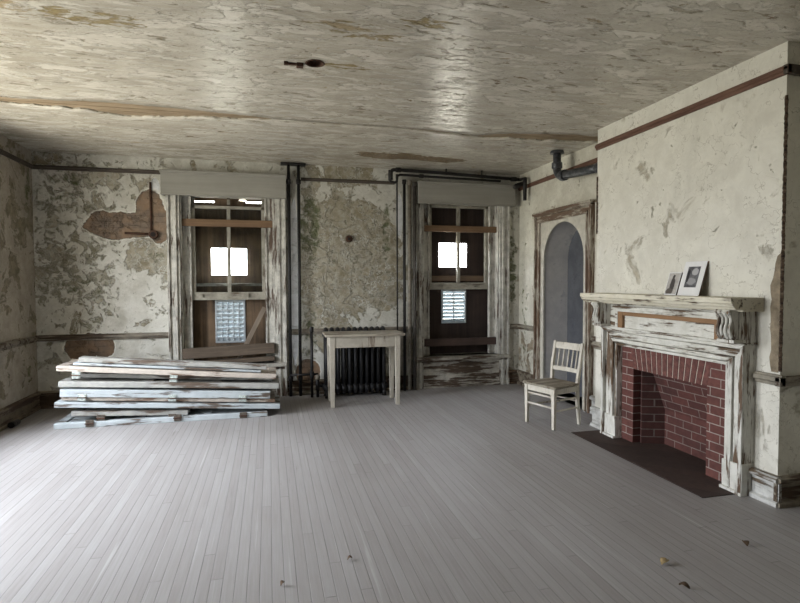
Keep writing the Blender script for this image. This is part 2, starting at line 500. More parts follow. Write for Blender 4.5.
M_chair = peel('cream_chair_paint', (206, 201, 190), (120, 106, 92), 'z', .27, paint2=(190, 184, 170))
M_seat = peel('worn_chair_seat', (150, 144, 130), (104, 92, 78), 'x', .45, paint2=(132, 124, 110))
M_shut = peel('pale_blue_white_shutter', (180, 187, 190), (88, 78, 70), 'x', .36, 1.4, paint2=(168, 176, 180))
M_shut2 = peel('grey_worn_shutter', (172, 171, 166), (92, 80, 70), 'x', .38, 1.3, paint2=(148, 148, 144))
M_shut3 = peel('pinkish_worn_shutter', (196, 186, 176), (112, 92, 78), 'x', .34, 1.3, paint2=(176, 168, 158))
M_hinge = plain('painted_hinge', (176, 184, 180), .5, .2, .28, 40, .4)
M_hinge_dark = plain('rusty_hinge', (96, 88, 80), .6, .4, .3, 40, .4)
M_vent = plain('pale_vent_metal', (176, 184, 190), .35, .3, .08, 30, .5)
def louvre_mat():
    m = Mat('milky_louvre')
    d = m.t.nodes.new('ShaderNodeBsdfDiffuse')
    d.inputs[0].default_value = lin(168, 176, 180)
    t = m.t.nodes.new('ShaderNodeBsdfTranslucent')
    t.inputs[0].default_value = lin(196, 210, 220)
    mx = m.t.nodes.new('ShaderNodeMixShader')
    mx.inputs[0].default_value = .07
    m.t.links.new(d.outputs[0], mx.inputs[1])
    m.t.links.new(t.outputs[0], mx.inputs[2])
    m.t.links.new(mx.outputs[0], m.out.inputs[0])
    return m.m
M_louvre = louvre_mat()
M_rust = plain('rusty_iron', (74, 54, 44), .75, .3, .35, 25, .3)
M_lath = oldwood('bare_ceiling_lath', (116, 100, 80), (160, 142, 118), 'x', .8)
M_bead = Mat('rusty_corner_bead')
_n = M_bead.noise(M_bead.map(M_bead.obj, (30, 30, 60)), 1.0, 3, .6)
M_bead = M_bead.done(M_bead.ramp(_n, (.35, lin(44, 36, 32)), (.6, lin(98, 82, 68)), (.75, lin(160, 148, 130))), .8, M_bead.bump(_n, .006), .2)
M_rawplaster = plain('bare_brown_plaster', (138, 126, 108), .9, 0, .2, 14, .15, .006)
M_mat = plain('white_picture_mount', (226, 226, 226), .5, 0, .02, 10)
M_frame = plain('dark_picture_backing', (96, 72, 62), .6, 0, .15, 20)
M_leaf = plain('dry_leaf', (150, 130, 92), .8, 0, .2, 30)
M_leaf2 = plain('brown_leaf', (84, 66, 50), .8, 0, .2, 30)
M_dark = plain('soot_and_hole_black', (30, 26, 24), .9, 0, .3, 12)  # soot in the throat, also the painted dark of a box hole


def glass_mat():
    m = Mat('old_window_glass')
    tr = m.t.nodes.new('ShaderNodeBsdfTransparent')
    tr.inputs[0].default_value = (.86, .88, .88, 1)
    gl = m.t.nodes.new('ShaderNodeBsdfGlossy')
    gl.inputs['Roughness'].default_value = .05
    fr = m.t.nodes.new('ShaderNodeFresnel')
    fr.inputs[0].default_value = 1.45
    mx = m.t.nodes.new('ShaderNodeMixShader')
    m.t.links.new(fr.outputs[0], mx.inputs[0])
    m.t.links.new(tr.outputs[0], mx.inputs[1])
    m.t.links.new(gl.outputs[0], mx.inputs[2])
    m.t.links.new(mx.outputs[0], m.out.inputs[0])
    return m.m


M_glass = glass_mat()

# ------------------------------------------------------------------ room shell
T = 0.42
struct(MB().box(XL - T, XR + .9, YF - T, YB + T, -.12, 0).build('floor', M_floor), 'worn grey narrow floorboards')
LW = [(4.85, 6.0, .5, 2.75), (2.95, 4.1, .5, 2.75)]
b = MB()
b.holes(XL - T, XR + T, 0, ZC + .3, YB, YB + T, [(W1 - WH, W1 + WH, WZ0, WZ1), (W2 - WH, W2 + WH, WZ0, WZ1)], XZ)
struct(b.build('wall_back', M_back), 'back wall of mottled peeling plaster with bare brick patches')
b = MB()
b.holes(YF, YB, 0, ZC + .3, XL, XL - T, [h for h in LW], YZ)
struct(b.build('wall_left', M_left), 'grey brown peeling plaster wall on the left')
struct(MB().box(XL - T, XR + T, YF - T, YF, 0, ZC + .3).build('wall_front', M_rear))

# right wall with the arched opening
AC, AR, AS = 6.13, .49, 1.84        # centre, radius, spring height
AD = XR + .36                       # back of the niche
b = MB()
arcp = [(AC + AR * math.cos(math.pi * i / 24), AS + AR * math.sin(math.pi * i / 24)) for i in range(25)]
bm = b.bm
def rect_with_arch(d0):
    A = []
    outer = [(AC + .68, 0)] + [(AC + .68, 2.48), (AC - .68, 2.48)] + [(AC - .68, 0)]
    return outer
# strips around the arch: left block, right block, and columns above the arch
to = lambda a, z: (XR, a, z)
vs = lambda pts: bm.faces.new([bm.verts.new(p) for p in pts])
vs([to(YF, 0), to(AC - AR, 0), to(AC - AR, ZC + .3), to(YF, ZC + .3)])
vs([to(AC + AR, 0), to(YB, 0), to(YB, ZC + .3), to(AC + AR, ZC + .3)])
for (a, z), (a2, z2) in zip(arcp, arcp[1:]):
    vs([to(a, z), to(a2, z2), to(a2, ZC + .3), to(a, ZC + .3)])
prof = [(AC + AR, 0)] + arcp + [(AC - AR, 0)]
bmesh.ops.remove_doubles(bm, verts=bm.verts, dist=1e-5)
struct(b.build('wall_right', M_right), 'right wall of pale peeling plaster round the arch')
b = MB()
bm = b.bm
A = [bm.verts.new((XR, a, z)) for a, z in prof]
B = [bm.verts.new((AD, a, z)) for a, z in prof]
for i in range(len(prof) - 1):
    bm.faces.new((A[i], A[i + 1], B[i + 1], B[i]))
bm.faces.new(B).material_index = 1
bm.faces.new((A[0], B[0], B[-1], A[-1]))
niche = struct(b.build('door_1', [M_niche, M_nicheback]), 'arched opening painted blue grey inside')

# chimney breast with the fireplace hole
b = MB()
b.holes(Y1, Y0, 0, ZC + .3, XB, XR + .002, [(3.30, 4.47, 0, .93)], YZ)
struct(b.build('wall_chimney', M_breast), 'projecting chimney breast of cream crazed plaster')

# ceiling: two plaster sheets with a torn joint between them, laths in the gap
def crack_c(x):
    pts = [(-3.3, 5.28), (-2.2, 5.33), (-1.7, 5.35), (-1.2, 5.40), (-.6, 5.38), (0, 5.39), (.4, 5.40), (1.0, 5.41), (1.67, 5.41), (2.2, 5.5), (2.6, 5.38), (3.0, 5.34), (3.7, 5.26), (4.2, 5.22)]
    for (x0, y0), (x1, y1) in zip(pts, pts[1:]):
        if x0 <= x <= x1:
            return y0 + (y1 - y0) * (x - x0) / (x1 - x0)
    return pts[-1][1]
def crack_w(x):
    pts = [(-3.3, .07), (-2.2, .08), (-1.7, .13), (-1.25, .22), (-.8, .15), (-.3, .11), (-.02, .05), (.05, .012), (.8, .012), (1.3, .016), (1.7, .02), (2.2, .02), (2.35, .09), (2.8, .14), (3.2, .14), (3.7, .1), (4.2, .08)]
    for (x0, y0), (x1, y1) in zip(pts, pts[1:]):
        if x0 <= x <= x1:
            return y0 + (y1 - y0) * (x - x0) / (x1 - x0)
    return .05
b = MB()
bm = b.bm
HX, HY, HR = .347, 3.965, .066       # round hole
NX = 220
rows_near, rows_far = [], []
cols = [XL - .3 + (XR + .5 - (XL - .3)) * i / NX for i in range(NX + 1)]
jr = random.Random(3)
j1 = j2 = 0
for x in cols:
    j1 = j1 * .86 + jr.uniform(-.018, .018)
    j2 = j2 * .86 + jr.uniform(-.022, .022)
    c, w = crack_c(x), crack_w(x)
    big = min(1, w / .12)
    k = .35 + .65 * big
    yn, yf = c - w + j1 * k * .6, c + w + j2 * k
    if yf < yn + .012:
        yf = yn + .012
    sag = .004 + .012 * big
    rows_near.append([(x, yn - 1.2, ZC), (x, yn - .55, ZC - .004), (x, yn - .22, ZC - sag * .35), (x, yn - .08, ZC - sag * .8), (x, yn, ZC - sag), (x, yn, ZC - sag + .018)])
    rows_far.append([(x, yf, ZC + .022), (x, yf, ZC - sag * .4), (x, yf + .1, ZC - sag * .3), (x, yf + .4, ZC - .002), (x, yf + 1.0, ZC), (x, YB + .02, ZC)])
for rows in (rows_near, rows_far):
    V = [[bm.verts.new(p) for p in r] for r in rows]
    for r0, r1 in zip(V, V[1:]):
        for i in range(len(r0) - 1):
            f = bm.faces.new((r0[i], r1[i], r1[i + 1], r0[i + 1]))
            f.smooth = i not in (4,) if rows is rows_near else i not in (0,)
    if rows is rows_near:
        near_first = [r[0] for r in V]
# flat rest of the near sheet with a round hole
ring = [bm.verts.new((HX + HR * math.cos(2 * math.pi * i / 24), HY + HR * math.sin(2 * math.pi * i / 24), ZC)) for i in range(24)]
sq = []
S = .14
x0, x1, y0, y1 = HX - S, HX + S, HY - S, HY + S
for i in range(24):
    a = 2 * math.pi * i / 24
    k = S / max(abs(math.cos(a)), abs(math.sin(a)))
    sq.append(bm.verts.new((HX + k * math.cos(a), HY + k * math.sin(a), ZC)))
for i in range(24):
    bm.faces.new((ring[i], ring[(i + 1) % 24], sq[(i + 1) % 24], sq[i]))
up = [bm.verts.new((v.co.x, v.co.y, ZC + .06)) for v in ring]
for i in range(24):
    bm.faces.new((ring[i], ring[(i + 1) % 24], up[(i + 1) % 24], up[i]))
q = lambda a0, a1, c0, c1: bm.faces.new([bm.verts.new(p) for p in ((a0, c0, ZC), (a1, c0, ZC), (a1, c1, ZC), (a0, c1, ZC))])
xa, xb = cols[0], cols[-1]
yend = 3.95
q(xa, x0, YF - .02, 4.3)
q(x1, xb, YF - .02, 4.3)
q(x0, x1, YF - .02, y0)
q(x0, x1, y1, 4.3)
# overlap the curled strip: near rows start at ~4.1 and lie just under the flat part
for r in near_first:
    r.co.z = ZC + .0
    r.co.y = min(r.co.y, 4.25)
ceil = struct(b.build('ceiling', M_ceil), 'stained peeling glossy ceiling with a torn joint across it')
struct(MB().box(XL - T, XR + .9, YF - T, YB + T, ZC + .07, ZC + .3).build('ceiling_slab', M_rawplaster))
b = MB()
for i in range(16):
    y = 4.98 + i * .052
    b.box(XL - .2, XR + .4, y, y + .049, ZC + .006 + rnd.uniform(-.003, .003), ZC + .024)
struct(b.build('trim_ceiling_laths', M_lath), 'brown laths showing through the torn ceiling joint')

# ------------------------------------------------------------------ rails and baseboards (structure)
def rail_x(name, x0, x1, z0, z1, d, mat, y=YB, lip=.012):
    b = MB()
    h = z1 - z0
    prof = [(y + .004, z0), (y - d * .55, z0), (y - d * .6, z0 + h * .3), (y - d, z0 + h * .45), (y - d, z0 + h * .8), (y - d * .7, z0 + h * .86), (y - d * .7, z1), (y + .004, z1)]
    b.prism(prof, x0, x1, lambda p, q, a: (a, p, q))
    return struct(b.build(name, mat, bevel=.002))
def rail_y(name, y0, y1, z0, z1, d, mat, x, sgn):
    b = MB()
    h = z1 - z0
    prof = [(-.004, z0), (d * .55, z0), (d * .6, z0 + h * .3), (d, z0 + h * .45), (d, z0 + h * .8), (d * .7, z0 + h * .86), (d * .7, z1), (-.004, z1)]
    b.prism(prof, y0, y1, lambda p, q, a: (x + sgn * p, a, q))
    return struct(b.build(name, mat, bevel=.002))
PZ0, PZ1 = 2.935, 2.985
rail_x('trim_1', XL, -1.315, PZ0, PZ1, .03, M_picrail_dark)
rail_x('trim_2', .44, 1.75, PZ0 - .005, PZ1 - .012, .025, M_picrail_dark)
rail_y('trim_3', YF, YB, PZ0, PZ1, .03, M_picrail_dark, XL, 1)
rail_y('trim_4', Y0, YB, PZ0 - .02, PZ1 - .015, .03, M_picrail_red, XR, -1)
rail_y('trim_5', Y1 - .03, Y0 + .01, PZ0 - .005, PZ1 + .005, .03, M_picrail_red, XB, -1)
b = MB().box(XB - .03, XR, Y1 - .03, Y1 + .004, PZ0 - .005, PZ1 + .005)
struct(b.build('trim_6', M_picrail_dark, bevel=.003))
rail_y('trim_16', YF, Y1, PZ0, PZ1, .03, M_picrail_dark, XR, -1)
CZ0, CZ1 = .832, .908
rail_x('trim_7', XL, W1 - .745, CZ0, CZ1, .045, M_chair_rail_x)
rail_x('trim_8', W1 + .77, 2.0, CZ0, CZ1, .03, M_chair_rail_x)
rail_x('trim_9', W2 + .77, XR, CZ0, CZ1, .045, M_chair_rail_x)
rail_y('trim_10', YF, YB, CZ0, CZ1, .045, M_chair_rail_x, XL, 1)
rail_y('trim_11', 6.82, YB, CZ0, CZ1, .045, M_chair_rail_y, XR, -1)
rail_y('trim_12', Y0, 5.46, CZ0, CZ1, .045, M_chair_rail_y, XR, -1)
rail_y('trim_13', Y1 - .04, 3.04, CZ0, CZ1, .045, M_chair_rail_y, XB, -1)
rail_y('trim_14', 4.73, Y0 + .01, CZ0, CZ1, .045, M_chair_rail_y, XB, -1)
struct(MB().box(XB - .045, XR, Y1 - .04, Y1 + .004, CZ0, CZ1 - .01).build('trim_15', M_chair_rail_x, bevel=.006))
rail_y('trim_17', YF, Y1, CZ0, CZ1, .045, M_chair_rail_x, XR, -1)

def base_x(name, x0, x1, mat, top=.21, y=YB):
    b = MB()
    prof = [(y + .004, 0), (y - .045, 0), (y - .045, .03), (y - .022, .04), (y - .022, top - .05), (y - .05, top - .04), (y - .05, top - .012), (y - .03, top), (y + .004, top)]
    b.prism(prof, x0, x1, lambda p, q, a: (a, p, q))
    return struct(b.build(name, mat, bevel=.002))
def base_y(name, y0, y1, mat, x, sgn, top=.21):
    b = MB()
    prof = [(-.004, 0), (.045, 0), (.045, .03), (.022, .04), (.022, top - .05), (.05, top - .04), (.05, top - .012), (.03, top), (-.004, top)]
    b.prism(prof, y0, y1, lambda p, q, a: (x + sgn * p, a, q))
    return struct(b.build(name, mat, bevel=.002))
base_x('baseboard_back', XL, W1 - .745, M_base_x, .215)
base_x('baseboard_back.001', W1 + .745, W2 - .745, M_base_x, .2)
base_x('baseboard_back.002', W2 + .745, XR, M_base_x, .21)
base_y('baseboard_left', YF, YB, M_base_y, XL, 1, .215)
base_y('baseboard_right', 6.82, YB, M_base_x, XR, -1)
base_y('baseboard_right.001', Y0, 5.46, M_base_w, XR, -1)
base_y('baseboard_right.002', YF, Y1, M_base_y, XR, -1)
base_y('baseboard_chimney', Y1 - .03, 3.05, M_base_w, XB, -1)
base_y('baseboard_chimney.001', 4.72, Y0 + .02, M_base_w, XB, -1)
b = MB()
prof = [(Y1 + .004, 0), (Y1 - .045, 0), (Y1 - .045, .03), (Y1 - .022, .04), (Y1 - .022, .16), (Y1 - .05, .17), (Y1 - .05, .2), (Y1 + .004, .21)]
b.prism(prof, XB - .03, XR, lambda p, q, a: (a, p, q))
struct(b.build('baseboard_chimney.002', M_base_x, bevel=.002))

# rusty metal corner bead and the bare plaster beside it
b = MB()
jr = random.Random(11)
z = .93
bm = b.bm
pts = []
while z < 2.80:
    pts.append((z, jr.uniform(.007, .013), jr.uniform(.009, .015)))
    z += .014
pr = None
for (z, a, c) in pts:
    cur = [bm.verts.new(p) for p in ((XB - .004, Y1 + a, z), (XB - .012, Y1 - .002, z), (XB + .0, Y1 - .012, z), (XB + c, Y1 - .004, z))]
    if pr:
        for i in range(3):
            bm.faces.new((pr[i], pr[i + 1], cur[i + 1], cur[i]))
    pr = cur
struct(b.build('trim_18', M_bead), 'rusty corner bead on the near edge of the chimney breast')
b = MB()
bm = b.bm
poly = []
for z in [0.92 + i * .05 for i in range(17)]:
    poly.append((Y1 + .075 + jr.uniform(-.012, .012) - (.03 if z > 1.6 else 0), z))
poly = [(Y1 + .012, .92)] + poly + [(Y1 + .012, 1.74)]
b.prism(poly, XB - .0035, XB + .004, lambda p, q, a: (a, p, q))
struct(b.build('trim_19', M_rawplaster), 'bare brown plaster beside the corner bead')
b = MB()
z = 2.05
pr = None
bm = b.bm
while z < 2.66:
    a = jr.uniform(.012, .022)
    cur = [bm.verts.new(p) for p in ((XB - .004, Y0 - a, z), (XB - .010, Y0, z), (XB + .01, Y0 + .006, z))]
    if pr:
        for i in range(2):
            bm.faces.new((pr[i], pr[i + 1], cur[i + 1], cur[i]))
    pr = cur
    z += .014
struct(b.build('trim_20', M_bead), 'rusty corner bead on the far edge of the chimney breast')

# ------------------------------------------------------------------ arch casing
def arch_casing():
    root = niche
    yo0, yo1, zt = AC - .67, AC + .68, 2.475
    for s, y_out in ((-1, yo0), (1, yo1)):
        b = MB()
        y_in = y_out - s * .12
        for (f0, f1, d) in ((0, .28, .062), (.28, .75, .035), (.75, 1.0, .048)):
            a, c = y_out + (y_in - y_out) * f0, y_out + (y_in - y_out) * f1
            b.box(XR - d, XR + .003, min(a, c), max(a, c), 0, zt - .12 * f0)
        o = b.build('casing', M_arch, root, .004)
    b = MB()
    for (f0, f1, d) in ((0, .28, .065), (.28, .75, .036), (.75, 1.0, .050)):
        b.box(XR - d, XR + .003, yo0 + .12 * f0, yo1 - .12 * f0, zt - .12 * f1, zt - .12 * f0)
    b.box(XR - .085, XR + .003, yo0 - .02, yo1 + .02, zt - .012, zt + .022)
    b.build('head_casing', M_arch_h, root, .004)
    # flat spandrel board round the arch
    b = MB()
    bm = b.bm
    R2 = AR - .012
    ap = [(AC + R2 * math.cos(math.pi * i / 24), AS + R2 * math.sin(math.pi * i / 24)) for i in range(25)]
    ya, yb, zz = yo0 + .11, yo1 - .11, zt - .11
    def quad(p):
        f = [bm.verts.new((XR - .02, *c)) for c in p]
        bm.faces.new(f)
    for (a, z), (a2, z2) in zip(ap, ap[1:]):
        quad([(a, z), (a2, z2), (a2, zz), (a, zz)])
    quad([(ap[0][0], 0), (yb, 0), (yb, zz), (ap[0][0], zz)])
    quad([(ya, 0), (ap[-1][0], 0), (ap[-1][0], zz), (ya, zz)])
    bmesh.ops.remove_doubles(bm, verts=bm.verts, dist=1e-5)
    e = bmesh.ops.extrude_face_region(bm, geom=bm.faces[:])
    bmesh.ops.translate(bm, vec=(.022, 0, 0), verts=[v for v in e['geom'] if isinstance(v, bmesh.types.BMVert)])
    b.build('spandrel', M_spandrel, root)
arch_casing()

# ------------------------------------------------------------------ back windows
def window(num, cx, rail0, rail1, hole, vent, slits, mboard, vent_cols, apron):
    root = struct(empty('window_%d' % num, (cx, YB, 0)), 'tall boarded sash window with peeling casing')
    P = lambda b, n, m, bev=.004: b.build(n, m, root, bev)
    YA = 0.0            # wall face in local y
    for s in (-1, 1):
        b = MB()
        for (d0, d1, th) in ((.0, .035, .03), (.035, .075, .055), (.075, .12, .04), (.12, .15, .062)):
            a, c = s * (WH + d0), s * (WH + d1)
            b.box(min(a, c), max(a, c), -th, .003, .0, WZ1 + .0)
        P(b, 'casing', M_case)
        b = MB()
        a, c = s * WH, s * (WH - .115)
        b.box(min(a, c), max(a, c), .095, .16, WZ0, WZ1)
        a, c = s * (WH - .1), s * (WH - .125)
        b.box(min(a, c), max(a, c), .075, .12, WZ0, WZ1)
        a, c = s * WH, s * (WH - .02)
        b.box(min(a, c), max(a, c), .0, .1, WZ0, WZ1)
        P(b, 'jamb', M_case)
    b = MB()
    b.box(-WH - .15, WH + .15, -.09, .2, WZ0 - .05, WZ0)
    b.box(-WH - .13, WH + .13, -.055, .0, WZ0 - .085, WZ0 - .05)
    P(b, 'sill', M_case_h, .006)
    b = MB()
    b.box(-WH, WH, -.025, .003, .05, WZ0 - .085)
    b.box(-WH, WH, -.045, .003, .0, .06)
    P(b, 'apron', M_case_h)
    # lower sash, pushed up behind the batten
    x = WH - .12
    ts = 2.575 if num == 1 else 2.685
    b = MB()
    b.box(-x, -x + .05, .12, .155, rail0, ts)
    b.box(x - .05, x, .12, .155, rail0, ts)
    b.box(-.024, .024, .122, .15, rail1, ts)
    ls = P(b, 'sash', M_sash, .004)
    b = MB()
    rh = rail1 - rail0
    nx = x * .62
    b.holes(-x, x, rail0, rail1, .115, .15, [(-nx - .045, -nx + .045, rail0 + rh * .35, rail0 + rh * .75), (nx - .045, nx + .045, rail0 + rh * .35, rail0 + rh * .75)], XZ)
    b.box(-x, x, .14, .158, rail0, rail1)
    b.box(-x, x, .12, .155, ts - .04, ts)
    b.build('rail', M_sash_h, ls, .003)
    if num == 1:
        MB().box(-x + .045, x - .045, .134, .138, rail1, ts - .035).build('glass', M_glass, ls)
    # upper sash behind
    b = MB()
    b.box(-x, -x + .045, .165, .195, 1.51, WZ1)
    b.box(x - .045, x, .165, .195, 1.51, WZ1)
    b.box(-x, x, .165, .195, 1.50, 1.54)
    b.box(-.02, .02, .168, .19, 1.54, WZ1)
    P(b, 'sash', M_sash_h, .004)
    # boarding with its square hole and a louvred vent, its own thing
    br = empty('window_boarding', (cx, YB, 0))
    hs = [(h[0] - cx, h[1] - cx, h[2], h[3]) for h in [hole, vent] + slits]
    b = MB()
    b.holes(-WH - .05, WH + .05, WZ0 - .02, WZ1 + .03, .24, .262, hs, XZ)
    b.build('board', mboard, br)
    b = MB()
    for zz, h in ((2.22, .02), (1.50, .11), (.98, .015)):
        pass
    v = hs[1]
    b = MB()
    fw = .012
    b.box(v[0] - fw, v[0] + fw, .222, .27, v[2] - fw, v[3] + fw)
    b.box(v[1] - fw, v[1] + fw, .222, .27, v[2] - fw, v[3] + fw)
    b.box(v[0], v[1], .222, .27, v[2] - fw, v[2] + fw)
    b.box(v[0], v[1], .222, .27, v[3] - fw, v[3] + fw)
    n = 9
    for i in range(1, vent_cols):
        xx = v[0] + (v[1] - v[0]) * i / vent_cols
        b.box(xx - .006, xx + .006, .224, .268, v[2], v[3])
    if vent_cols > 2:
        for i in range(1, 9):
            zz = v[2] + (v[3] - v[2]) * i / 9
            b.box(v[0], v[1], .226, .244, zz - .010, zz + .010)
    vf = b.build('vent_frame', M_vent, br, .002)
    b = MB()
    hh = (v[3] - v[2]) / n
    for i in range(n):
        zc = v[2] + hh * (i + .5)
        M = Matrix.Translation((0, .248, zc)) @ Matrix.Rotation(math.radians(24), 4, 'X')
        b.box(v[0], v[1], -.002, .002, -hh * (.60 if vent_cols > 2 else .53), hh * (.60 if vent_cols > 2 else .53), M)
    b.build('louvre', M_louvre, vf)
    return root, br


w1, b1 = window(1, W1, 1.315, 1.42, (-.755, -.29, 1.652, 2.018), (-.70, -.33, .735, 1.30),
                [(-.99, -.70, 2.632, 2.654), (-.29, -.05, 2.64, 2.664), (-.38, -.29, 2.664, 2.685)], M_board, 5, 0)
tag(b1, 'rusty brown boarding with square hole and five column vent, left window', 'boarding', 'boarding in the window openings')
w2, b2 = window(2, W2, 1.435, 1.525, (2.49, 2.94, 1.775, 2.134), (2.54, 2.91, .934, 1.42), [], M_board_dark, 2, 0)
tag(b2, 'dark boarding with square hole and two column vent, right window', 'boarding', 'boarding in the window openings')
b2.location.z = 0

def batten(x0, x1, z0, z1, y, mat, label, tilt=0.0):
    L = (x1 - x0) / 2
    o = MB().box(-L, L, -.016, .016, -(z1 - z0) / 2, (z1 - z0) / 2).build('batten', mat, bevel=.004)
    o.location = ((x0 + x1) / 2, y, (z0 + z1) / 2)
    o.rotation_euler = (0, tilt, 0)
    tag(o, label, 'batten', 'battens nailed across the windows')
    return o
batten(W1 - .575, W1 + .575, 2.29, 2.385, YB + .058, M_batten, 'red-brown batten across the upper sash of the left window')
batten(W2 - .575, W2 + .575, 2.285, 2.375, YB + .058, M_batten, 'red-brown batten across the upper sash of the right window')
batten(W2 - .56, W2 + .575, .60, .71, YB + .058, oldwood('dark_red_batten', (60, 50, 46), (86, 70, 64), 'x'), 'dark red-brown batten low across the right window, just above its sill')
o = MB().box(-.475, .475, -.02, .02, -.04, .04).build('plank', oldwood('brown_plank', (88, 72, 58), (112, 94, 78), 'x'), bevel=.003)
o.location = (W2, YB + .205, 1.60)
tag(o, 'brown plank behind the right window sash, below the square hole', 'plank')

def pelmet(cx, x0, x1, label):
    root = empty('pelmet', ((x0 + x1) / 2, YB, 2.665))
    h = (x1 - x0) / 2
    b = MB()
    b.box(-h, h, -.125, -.1, 0, .29)
    b.box(-h, -h + .025, -.1, .0, 0, .29)
    b.box(h - .025, h, -.1, .0, 0, .29)
    b.build('panel', M_pelmet, root, .003)
    b = MB().box(-h - .012, h + .012, -.145, .0, .285, .31)
    b.box(-h - .006, h + .006, -.135, .0, .268, .286)
    b.build('cap', M_pelmet, root, .004)
    b = MB().box(-h - .004, h + .004, -.132, -.098, -.002, .02)
    b.build('lower_edge', M_pelmet, root, .004)
    tag(root, label, 'pelmet', 'grey pelmets over the windows')
pelmet(W1, -1.31, .238, 'grey painted pelmet over the left window, beside the two thin pipes')
pelmet(W2, 2.07, 3.56, 'grey painted pelmet over the right window, under the ceiling pipes')

# stick leaning in the left window recess
M = Vector((-.05, 7.50, 1.215)) - Vector((-.40, 7.46, .46))
o = MB().box(-.03, .03, -.014, .014, 0, M.length).build('stick', M_stick, bevel=.003)
o.rotation_euler = M.to_track_quat('Z', 'Y').to_euler()
o.location = (-.43, 7.46, .463)
o.rotation_euler = (math.radians(-2), math.atan2(.36, .72), 0)
tag(o, 'weathered stick leaning diagonally in the left window recess', 'stick')

# left-wall windows that light the room (out of frame)
for i, (a, c, z0, z1) in enumerate(LW):
    b = MB()
    b.box(XL - .2, XL - .14, a, a + .07, z0, z1)
    b.box(XL - .2, XL - .14, c - .07, c, z0, z1)
    b.box(XL - .2, XL - .14, a, c, z0, z0 + .07)
    b.box(XL - .2, XL - .14, a, c, z1 - .07, z1)
    b.box(XL - .2, XL - .14, a, c, (z0 + z1) / 2 - .03, (z0 + z1) / 2 + .03)
    struct(b.build('window_%d' % (3 + i), M_sash, bevel=.004))

# ------------------------------------------------------------------ pipes
def pipe(name, pts, r, mat, label, cat='pipe', group=None, fittings=()):
    o = MB().tube(pts, r, 14).build(name, mat)
    tag(o, label, cat, group)
    for (nm, p, d, L, rr) in fittings:
        p, d = Vector(p), Vector(d).normalized()
        MB().tube([p - d * L / 2, p + d * L / 2], rr, 14).build(nm, mat, o, .003)
    return o
YP = YB - .075
g = 'thin black pipes left of the radiator'
for x, lab in ((.275, 'slim black floor-to-ceiling pipe nearest the left window casing'), (.405, 'slim black floor-to-ceiling pipe, the one nearer the radiator')):
    pipe('riser_pipe', [(x, YP, 0), (x, YP, ZC - .02)], .021, M_pipe, lab, 'pipe', g,
         [('collar', (x, YP, 2.9), (0, 0, 1), .06, .031), ('collar', (x, YP, .24), (0, 0, 1), .06, .031)])
o = MB().box(.17, .50, YP - .07, YP + .07, ZC - .028, ZC - .012).build('pipe_plate', M_pipe, bevel=.004)
tag(o, 'dark plate on the ceiling where the two slim pipes enter', 'plate')
g = 'pipes beside the right window'
spec = [(1.765, .011, M_pipe, 3.06, 'thinnest dark pipe, first of the row left of the right window'),
        (1.87, .021, M_pipe, 2.99, 'black pipe between the thinnest pipe and the grey pipe'),
        (1.945, .028, M_pipe_grey, 2.98, 'grey painted pipe in the row left of the right window'),
        (2.022, .024, M_pipe_mid, 2.96, 'dark grey pipe tight against the right window casing')]
for x, r, mt, zt, lab in spec:
    y = YP - .02
    pipe('riser_pipe', [(x, y, 0), (x, y, zt)], r, mt, lab, 'pipe', g, [('collar', (x, y, zt - .03), (0, 0, 1), .06, r + .009)])
yh = YB - .19
o = pipe('ceiling_pipe', [(1.66, yh, 2.96), (1.66, yh, 3.02)] + arc((1.70, 3.06), .04, math.pi, math.pi / 2, 6, lambda a, c: (a, yh, c)) +
         [(1.80, yh, 3.10), (2.35, yh, 3.09), (3.62, yh, 3.045)], .024, M_pipe, 'upper black pipe running under the ceiling above the right pelmet', 'pipe', 'horizontal pipes over the right window',
         [('collar', (1.76, yh, 3.10), (1, 0, 0), .07, .034), ('collar', (3.5, yh, 3.049), (1, 0, 0), .08, .034)])
for x in (2.46, 3.0):
    MB().tube([(x, yh, ZC), (x, yh, 3.06)], .011, 8).build('hanger', M_pipe, o)
MB().tube([(3.50, yh, 2.93), (3.54, yh, 2.945), (3.66, yh, 3.0)], [.02, .04, .03], 14).build('valve', M_pipe, o)
MB().tube([(3.60, yh, 3.05), (3.60, yh - .16, 3.03), (3.60, yh - .16, 2.96), (3.60, yh - .16, 2.72)], [.018, .022, .03, .026], 14).build('drop_pipe', M_pipe, o)
pipe('ceiling_pipe', [(1.64, yh + .02, 3.10), (1.64, yh + .02, 2.97), (1.66, yh + .02, 2.94), (1.72, yh + .02, 2.93), (1.745, yh + .02, 2.95), (1.75, yh + .02, 3.02), (1.79, yh + .02, 3.04), (2.35, yh + .02, 3.03), (3.3, yh + .02, 3.015)], .017, M_pipe,
     'lower black pipe with a bent end, just above the right pelmet', 'pipe', 'horizontal pipes over the right window', [('collar', (2.1, yh + .02, 3.035), (1, 0, 0), .06, .027)])

